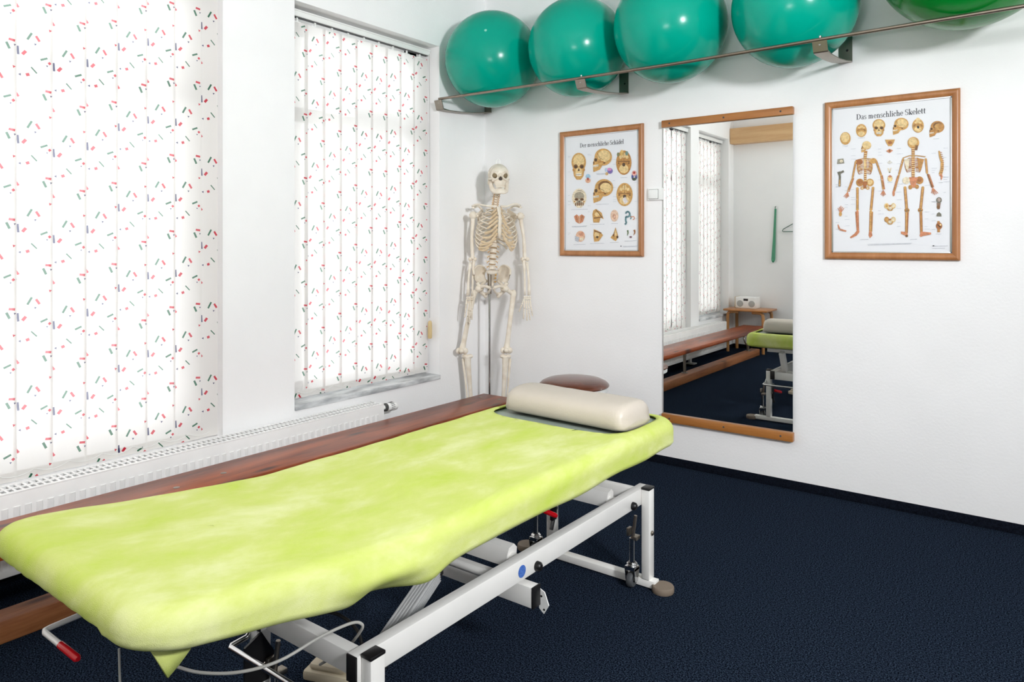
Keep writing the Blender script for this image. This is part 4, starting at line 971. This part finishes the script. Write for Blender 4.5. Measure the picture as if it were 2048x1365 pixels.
    for i, h_ in enumerate(hs):
        h_ *= f; c0, tn = sat(d + h_ / 2); d += h_; verts.append(c0)
        r_ = .0125 if i < 7 else .0135 + .004 * (i - 7) / 11 if i < 19 else .0225
        b_ = mb('bone'); hh = h_ * .40
        b_.lathe([(0, -hh), (r_, -hh), (r_ * .86, -hh * .3), (r_ * .86, hh * .3), (r_, hh), (0, hh)], c0, 16, tn)
        for s_ in (-1, 1):
            w_ = r_ * (2.0 if i < 7 else 2.1 if i < 19 else 1.95)
            b_.tube([c0 - fx * r_ * .7 + sx * s_ * r_ * .4, c0 - fx * r_ * 1.1 + sx * s_ * w_], [.0045, .003], 6)
        b_.tube([c0 - fx * r_ * .8, c0 - fx * (r_ * .8 + .028) - UP * .008], [.005, .003], 6)
        vo = b_.build('vertebra', t, 50)
        if i < 23:
            c1, t1 = sat(d); mb('disc').lathe([(0, -h_ * .1), (r_ * .92, -h_ * .1), (r_ * .92, h_ * .1), (0, h_ * .1)], c1, 14, t1).build('spinal_disc', vo)
        if i < 7 or i > 18:
            q = mb('nerve')
            for s_ in (-1, 1): q.tube([c0 - fx * r_ * .6 + sx * s_ * r_ * .8, c0 - fx * r_ * .4 + sx * s_ * r_ * 1.25 - UP * .004, c0 - fx * r_ * .2 + sx * s_ * r_ * 1.45 - UP * .012], .0022, 6)
            q.build('nerve_root', vo)
    # sternum
    S0, S1, S2 = P(998, 415, .085), P(1000.5, 440, .115), P(999.5, 468, .125)
    st = mb('bone'); st.tube(spline([S0, S0.lerp(S1, .35), S1, S2, P(1000, 478, .12)], 4), [.021, .021, .021, .019, .016, .0135, .0125, .0135, .0145, .0155, .0165, .0165, .015, .012, .008, .006, .003], 12, flat=(1, .38)); st.build('sternum', t, 0)
    # ribs: twelve pairs
    for i in range(12):
        vb = verts[7 + i]; g = i / 11
        w_ = [.052, .078, .096, .107, .114, .119, .121, .121, .118, .110, .096, .078][i]; dp = [.085, .115, .135, .150, .158, .160, .158, .150, .138, .118, .085, .055][i]
        th = [150, 152, 150, 146, 140, 134, 128, 122, 116, 110, 92, 78][i]; dr = [.035, .05, .062, .072, .08, .086, .09, .092, .09, .082, .06, .045][i]
        for s_ in (-1, 1):
            pts = []; m_ = 9
            for k in range(m_):
                a = math.radians(th) * k / (m_ - 1); fk = k / (m_ - 1)
                x = w_ * math.sin(a) ** .8 if a > 0 else 0; x = x * s_ + s_ * .012 * (1 - fk)
                y = dp * (1 - math.cos(a)) / 2 - .022 * math.sin(min(a * 2.2, PI)) - .008
                pts.append(vb + sx * x + fx * y - UP * dr * (fk ** 1.15) + UP * .006)
            rb = mb('bone'); rb.tube(spline(pts, 2), .0058, 8, flat=(.62, 1.15)); ro = rb.build('rib', t, 0)
            if i < 10:
                E_ = pts[-1]
                if i < 7:
                    f_ = [.06, .2, .36, .52, .68, .84, .98][i]; tg = (S0.lerp(S1, f_ * 2) if f_ < .5 else S1.lerp(S2, f_ * 2 - 1)) + sx * s_ * .014
                    mid = E_.lerp(tg, .5) - UP * (.002 + .010 * max(0, i - 3))
                else:
                    tg = S2 + sx * s_ * (.022 + .02 * (i - 7)) - UP * (.028 + .028 * (i - 7)) - fx * (.004 + .012 * (i - 7)); mid = E_.lerp(tg, .5) - UP * .012
                mb('cartilage').tube(spline([E_, mid, tg], 4), .0058, 8, flat=(.7, 1.2)).build('costal_cartilage', ro)
    # shoulders
    shR, shL = P(946, 431, .02), P(1041, 433, .02)
    bone('clavicle', [S0 - sx * .012 + UP * .004, P(972, 412, .075), P(955, 409, .03), P(945, 413, .0)], [.0085, .006, .006, .0085]); bone('clavicle', [S0 + sx * .012 + UP * .004, P(1014, 413, .06), P(1030, 408, .03), P(1040, 412, .0)], [.0085, .006, .006, .0085])
    for s_, sh, A in ((-1, shR, P(947, 416, -.01)), (1, shL, P(1041, 415, -.01))):
        b_ = mb('bone'); i0 = P(990 + s_ * 24, 417, -.085); i1 = P(990 + s_ * 26, 468, -.085); gl = sh - RT * s_ * .022 - FC * .012
        b_.prism([i0, gl + UP * .012, gl - UP * .012, i1], -FC * .006); b_.tube(spline([i0 - UP * .02, (i0 + A) / 2 - FC * .02 + UP * .012, A, A + FC * .02], 4), .0075, 8, flat=(1, .7))
        b_.tube([gl + UP * .012 - RT * s_ * .01, gl + FC * .03 + UP * .008], [.007, .006], 8); b_.ell(gl, .013, 10, 8); b_.build('scapula', t, 30)
    # arms
    eR, eL, wR, wL = P(945, 519, .02), P(1050, 519, .02), P(940, 592, .06), P(1054.5, 591, .05)
    for s_, sh, el, wr in ((-1, shR, eR, wR), (1, shL, eL, wL)):
        hm = bone('humerus', [sh + RT * s_ * .004, sh.lerp(el, .12), sh.lerp(el, .5) + RT * s_ * .006, sh.lerp(el, .9), el], [.017, .0125, .0095, .0115, .014], [(sh, (.024, .024, .025)), (el - RT * .014, (.013, .013, .013)), (el + RT * .014, (.013, .013, .013))])
        mb('steel').tube([sh + UP * .004 - RT * .022 + FC * .008, sh + UP * .020 + FC * .012, sh + UP * .004 + RT * .022 + FC * .008], .0016, 6).build('shoulder_wire', hm)
        bone('radius', [el - UP * .018 + RT * s_ * .012 + FC * .008, el.lerp(wr, .5) + RT * s_ * .015 + FC * .01, wr + RT * s_ * .012], [.0095, .0062, .0105]); bone('ulna', [el + UP * .006 - RT * s_ * .009 - FC * .006, el.lerp(wr, .4) - RT * s_ * .008, wr - RT * s_ * .014], [.0125, .0065, .0062])
        hd = mb('bone'); tips = {-1: [(929, 636), (934, 646), (939, 649), (944, 640), (931, 622)], 1: [(1047, 638), (1054, 642), (1060, 641), (1065, 633), (1038, 624)]}[s_]
        for k in range(8): hd.ell(wr + RT * ((k % 4) - 1.5) * .011 - UP * (.010 + .012 * (k // 4)) + FC * .004, (.007, .007, .0065), 8, 6)
        ho = hd.build('carpal_bones', t, 0)
        for k, tp in enumerate(tips):
            T = P(tp[0], tp[1], .075); B = wr - UP * .03 + RT * ((k - 1.5) * .011 if k < 4 else -s_ * -.0 - .02 * (1 if s_ > 0 else 1)) + FC * .006
            if k == 4: B = wr - UP * .022 - RT * .02 + FC * .012
            fb = mb('bone'); segs = [0, .44, .70, .87, 1.0] if k < 4 else [0, .45, .75, 1.0]
            bow = FC * .012
            at_ = lambda q: B.lerp(T, q) + bow * math.sin(q * PI)
            for a, b2 in zip(segs, segs[1:]):
                p0, p1 = at_(a + .012), at_(b2 - .012); fb.tube([p0, p0.lerp(p1, .2), p0.lerp(p1, .5), p0.lerp(p1, .85), p1], [.005, .0052, .0034, .0045, .004], 8)
            fb.build('finger', ho, 0)
    # pelvis
    pc = P(984, 552, .0)
    for s_, cr in ((-1, P(950, 541, .0)), (1, P(1021, 539, .0))):
        b_ = mb('bone'); rows = []
        bk = P(984 + s_ * 11, 548, -.05); hipj = P(984 + s_ * 26, 577, .02)
        crest = [P(984 + s_ * 12, 541, -.065), P(984 + s_ * 20, 532.5, -.05), P(984 + s_ * 29, 532.5, -.01), P(984 + s_ * 36.5, 540, .035), P(984 + s_ * 36, 550, .06)]
        low = [P(984 + s_ * 11.5, 562, -.05), P(984 + s_ * 15, 563, -.035), P(984 + s_ * 20, 564, -.01), P(984 + s_ * 26, 566, .01), P(984 + s_ * 30, 566, .03)]
        cc, ll = spline(crest, 4), spline(low, 4); rings = []
        for q in range(7):
            g = q / 6; rings.append([b_.bm.verts.new(a.lerp(l_, g) - fx * (.022 * math.sin(g * PI)) + RT * s_ * .008 * math.sin(g * PI)) for a, l_ in zip(cc, ll)])
        fr_ = [[b_.bm.verts.new(v.co + fx * (.004) - RT * s_ * .003) for v in r_] for r_ in rings]
        for rr in (rings, fr_):
            for A, B in zip(rr, rr[1:]):
                for k in range(len(A) - 1): b_.face([A[k], A[k + 1], B[k + 1], B[k]])
        b_.tube(cc, .0062, 8); b_.tube(spline([ll[-1], hipj + UP * .014, hipj], 4), [.012] * 9, 10); b_.ell(hipj - RT * s_ * .006, (.023, .023, .023), 14, 10); b_.tube(spline([ll[0], P(984 + s_ * 20, 570, -.01), hipj - RT * s_ * .01], 4), .011, 10)
        pub = P(984 + s_ * 3, 576.5, .075); isc = P(984 + s_ * 13, 591, .0)
        b_.tube(spline([hipj, P(984 + s_ * 15, 573, .06), pub], 4), [.012, .011, .010, .009, .0085, .0085, .009, .0095, .010], 10); b_.tube(spline([pub, P(984 + s_ * 6, 584, .05), isc], 4), .0075, 8, flat=(1, .8)); b_.tube(spline([hipj, P(984 + s_ * 20, 586, .0), isc], 4), [.014] * 4 + [.012] * 4 + [.012], 10); b_.ell(isc, (.014, .014, .018), 10, 8)
        b_.build('hip_bone', t, 0)
    sb = mb('bone'); sb.tube(spline([P(984, 543, -.0), P(984, 552, -.035), P(983.5, 562, -.06), P(983, 574, -.05)], 4), [.036, .034, .032, .030, .029, .027, .025, .022, .020, .017, .014, .011, .008], 14, flat=(1, .45)); so2 = sb.build('sacrum', t, 0)
    q = mb('nerve')
    for k in range(3):
        for s_ in (-1, 1): q.ell(P(984 + s_ * (7.5 - k * .5), 550 + k * 7, -.01 - .012 * k), (.007, .005, .006), 8, 6)
    q.build('sacral_nerve', so2)
    # legs
    hR, hL, kR, kL = P(957, 578, .03), P(1011, 578, .03), P(924, 701, .03), P(1013, 700, .03)
    for s_, hp, kn, tro, tib, ank in ((-1, hR, kR, P(948, 587, .02), P(935, 713, .03), P(946, 850, .02)), (1, hL, kL, P(1027, 586, .01), P(1011, 713, .03), P(1004, 850, .02))):
        fe = bone('femur', [tro, tro.lerp(kn, .15) , tro.lerp(kn, .5) + FC * .014, tro.lerp(kn, .85), kn], [.018, .0155, .0135, .0155, .022], [(hp, .0215), (tro, (.017, .016, .02)), (kn - RT * .018 - UP * .004, (.019, .022, .02)), (kn + RT * .018 - UP * .004, (.019, .022, .02))], n=12)
        mb('bone').tube([hp, tro.lerp(hp, .1) - UP * .008], [.013, .0135], 10).build('femoral_neck', fe)
        bone('patella', [kn + FC * .028 + UP * .014, kn + FC * .034, kn + FC * .028 - UP * .016], [.008, .017, .007], n=10)
        bone('tibia', [tib, tib.lerp(ank, .1) + FC * .004, tib.lerp(ank, .5), tib.lerp(ank, .92), ank], [.024, .018, .0125, .0125, .018], [(tib + RT * .014, (.02, .022, .013)), (tib - RT * .014, (.02, .022, .013))], n=12)
        bone('fibula', [tib + RT * s_ * .028 - UP * .016 - FC * .012, tib.lerp(ank, .5) + RT * s_ * .024 - FC * .008, ank + RT * s_ * .02], [.009, .0055, .009])
        ft = mb('bone'); f0 = ank - UP * .02; dir_ = (fx + RT * s_ * .25).normalized(); sd = UP.cross(dir_)
        zf = f0.z; ft.ell(f0 - dir_ * .03 - UP * .012, (.022, .028, .02), 12, 8); ft.ell(f0 + dir_ * .02, (.022, .026, .018), 12, 8); ft.ell(f0 + dir_ * .055 - UP * .01, (.026, .022, .014), 12, 8)
        for k in range(5):
            s0 = f0 + dir_ * .07 + sd * (k - 2) * .011 - UP * .012; s1 = f0 + dir_ * (.19 - abs(k - 1.5) * .014) + sd * (k - 2) * .016 - UP * .032
            ft.tube([s0, s0.lerp(s1, .6), s0.lerp(s1, .62), s1], [.007, .0055, .0065, .0045], 8)
        ft.build('foot_bones', t, 0)
    # pole and base
    pb = P(979, 700, -.01); mb('chrome').tube([(pb.x, pb.y, .03), (pb.x, pb.y, .98)], .0075, 12).build('support_pole', t)
    mb('steel').tube([(pb.x, pb.y, .89), (pb.x, pb.y, 1.02)], .012, 12).build('pole_socket', t)
    bs = mb('steel')
    for k in range(5):
        a = k * 2 * PI / 5 + .9; bs.beam((pb.x, pb.y, .035), (pb.x + .15 * math.cos(a), pb.y + .15 * math.sin(a), .02), .025, .02)
    bs.lathe([(.025, 0), (.025, .04), (.012, .06)], (pb.x, pb.y, .01), 16); bs.build('stand_base', t)
skeleton()

# ------------------------------------------------------------ far end of the room (seen in the mirror)
tt = thing('side_table', (.26, -4.36, 0), 'bentwood side table under the radio, seen in the mirror beyond the bench', 'side table')
TZ = .475
mb('railwood').box((-.0 + .02, -4.56, TZ - .022), (.50, -4.19, TZ), .006).build('table_top', tt)
for x0, y0 in ((.06, -4.23), (.45, -4.23), (.06, -4.52), (.45, -4.52)):
    sx_ = 1 if x0 < .2 else -1; l = mb('beech')
    l.tube(spline([(x0 + sx_ * .12, y0, TZ - .032), (x0 + sx_ * .05, y0, TZ - .032), (x0 + sx_ * .012, y0, TZ - .045), (x0, y0, TZ - .09), (x0, y0, .2), (x0, y0, 0)], 4), .017, 10); l.build('leg', tt)
rd = thing('radio', (.2, -4.40, TZ), 'white two-speaker table radio on the side table, seen in the mirror', 'radio')
b_ = mb('whiteplastic').box((.10, -4.50, TZ), (.335, -4.35, TZ + .125), .008); b_.build('radio_case', rd)
mb('tan').box((.096, -4.501, TZ + .001), (.1005, -4.349, TZ + .126), .002).build('side_cheek', rd)
for xx in (.155, .285): mb('speaker').lathe([(0, .003), (.034, .002), (.036, 0)], (xx, -4.35, TZ + .052), 24, (0, 1, 0)).build('speaker_grille', rd)
mb('black').box((.195, -4.3505, TZ + .085), (.245, -4.347, TZ + .108), .001).build('display', rd)
sh = thing('shoehorn', (.478, RY, 1.6), 'long jade green shoehorn hanging on the far wall, seen in the mirror', 'shoehorn')
s = mb('jade'); Zt, Zb = 1.585, .985; ring = []
for i in range(25):
    f = i / 24; w_ = .011 + .011 * f ** 1.5; w_ *= min(1, (1 - f) * 14 + .35); zz = Zt + (Zb - Zt) * f; xx = .478 - .022 * f
    ring.append([s.bm.verts.new((xx + w_ * (a / 3), RY + .012 + .006 * (1 - (a / 3) ** 2) * -1 + .012 * f * f, zz)) for a in range(-3, 4)])
for A, B in zip(ring, ring[1:]):
    for k in range(6): s.face([A[k], A[k + 1], B[k + 1], B[k]])
o = s.build('blade', sh, 0); md = o.modifiers.new('thickness', 'SOLIDIFY'); md.thickness = .004
mb('darkjade').tube([(.478, RY + .001, 1.612), (.478, RY + .02, 1.608), (.478, RY + .02, 1.585)], .004, 8).build('hook', sh)
ch = thing('coat_hanger', (.72, RY, 1.36), 'green wire coat hanger on the far wall, cut by the mirror edge', 'coat hanger')
zz = 1.335; mb('darkjade').tube([(.555, RY + .02, zz), (.565, RY + .02, zz + .022), (.73, RY + .02, zz + .115), (.895, RY + .02, zz + .022), (.905, RY + .02, zz), (.895, RY + .02, zz - .006), (.73, RY + .02, zz - .006), (.565, RY + .02, zz - .006)], .004, 8, closed=True).build('hanger_body', ch)
mb('chrome').tube(spline([(.73, RY + .02, zz + .115), (.73, RY + .02, zz + .15), (.755, RY + .02, zz + .175), (.73, RY + .02, zz + .205), (.708, RY + .015, zz + .18)], 5), .0025, 8).build('hanger_hook', ch)
mb('steel').tube([(.73, RY, zz + .197), (.73, RY + .04, zz + .197)], .004, 8).build('wall_peg', ch)
pm = mb('pelmet').prism([(.0, RY + .001, 2.335), (.0, RY + .12, 2.335), (.0, RY + .13, 2.365), (.0, RY + .13, 2.51), (.0, RY + .001, 2.51)], (2.4, 0, 0)).build('pelmet_box')
for v in pm.data.vertices: v.co.x += .004
tag(pm, 'pale wooden box pelmet along the top of the far wall, seen in the mirror', 'pelmet')
sd = thing('ceiling_detector', (.085, -.07, RZ), 'small round white detector on the ceiling in the corner above the first ball', 'detector')
mb('whiteplastic').lathe([(0, -.052), (.02, -.051), (.036, -.044), (.042, -.03), (.044, 0)], (.085, -.07, RZ), 24).build('detector_body', sd)
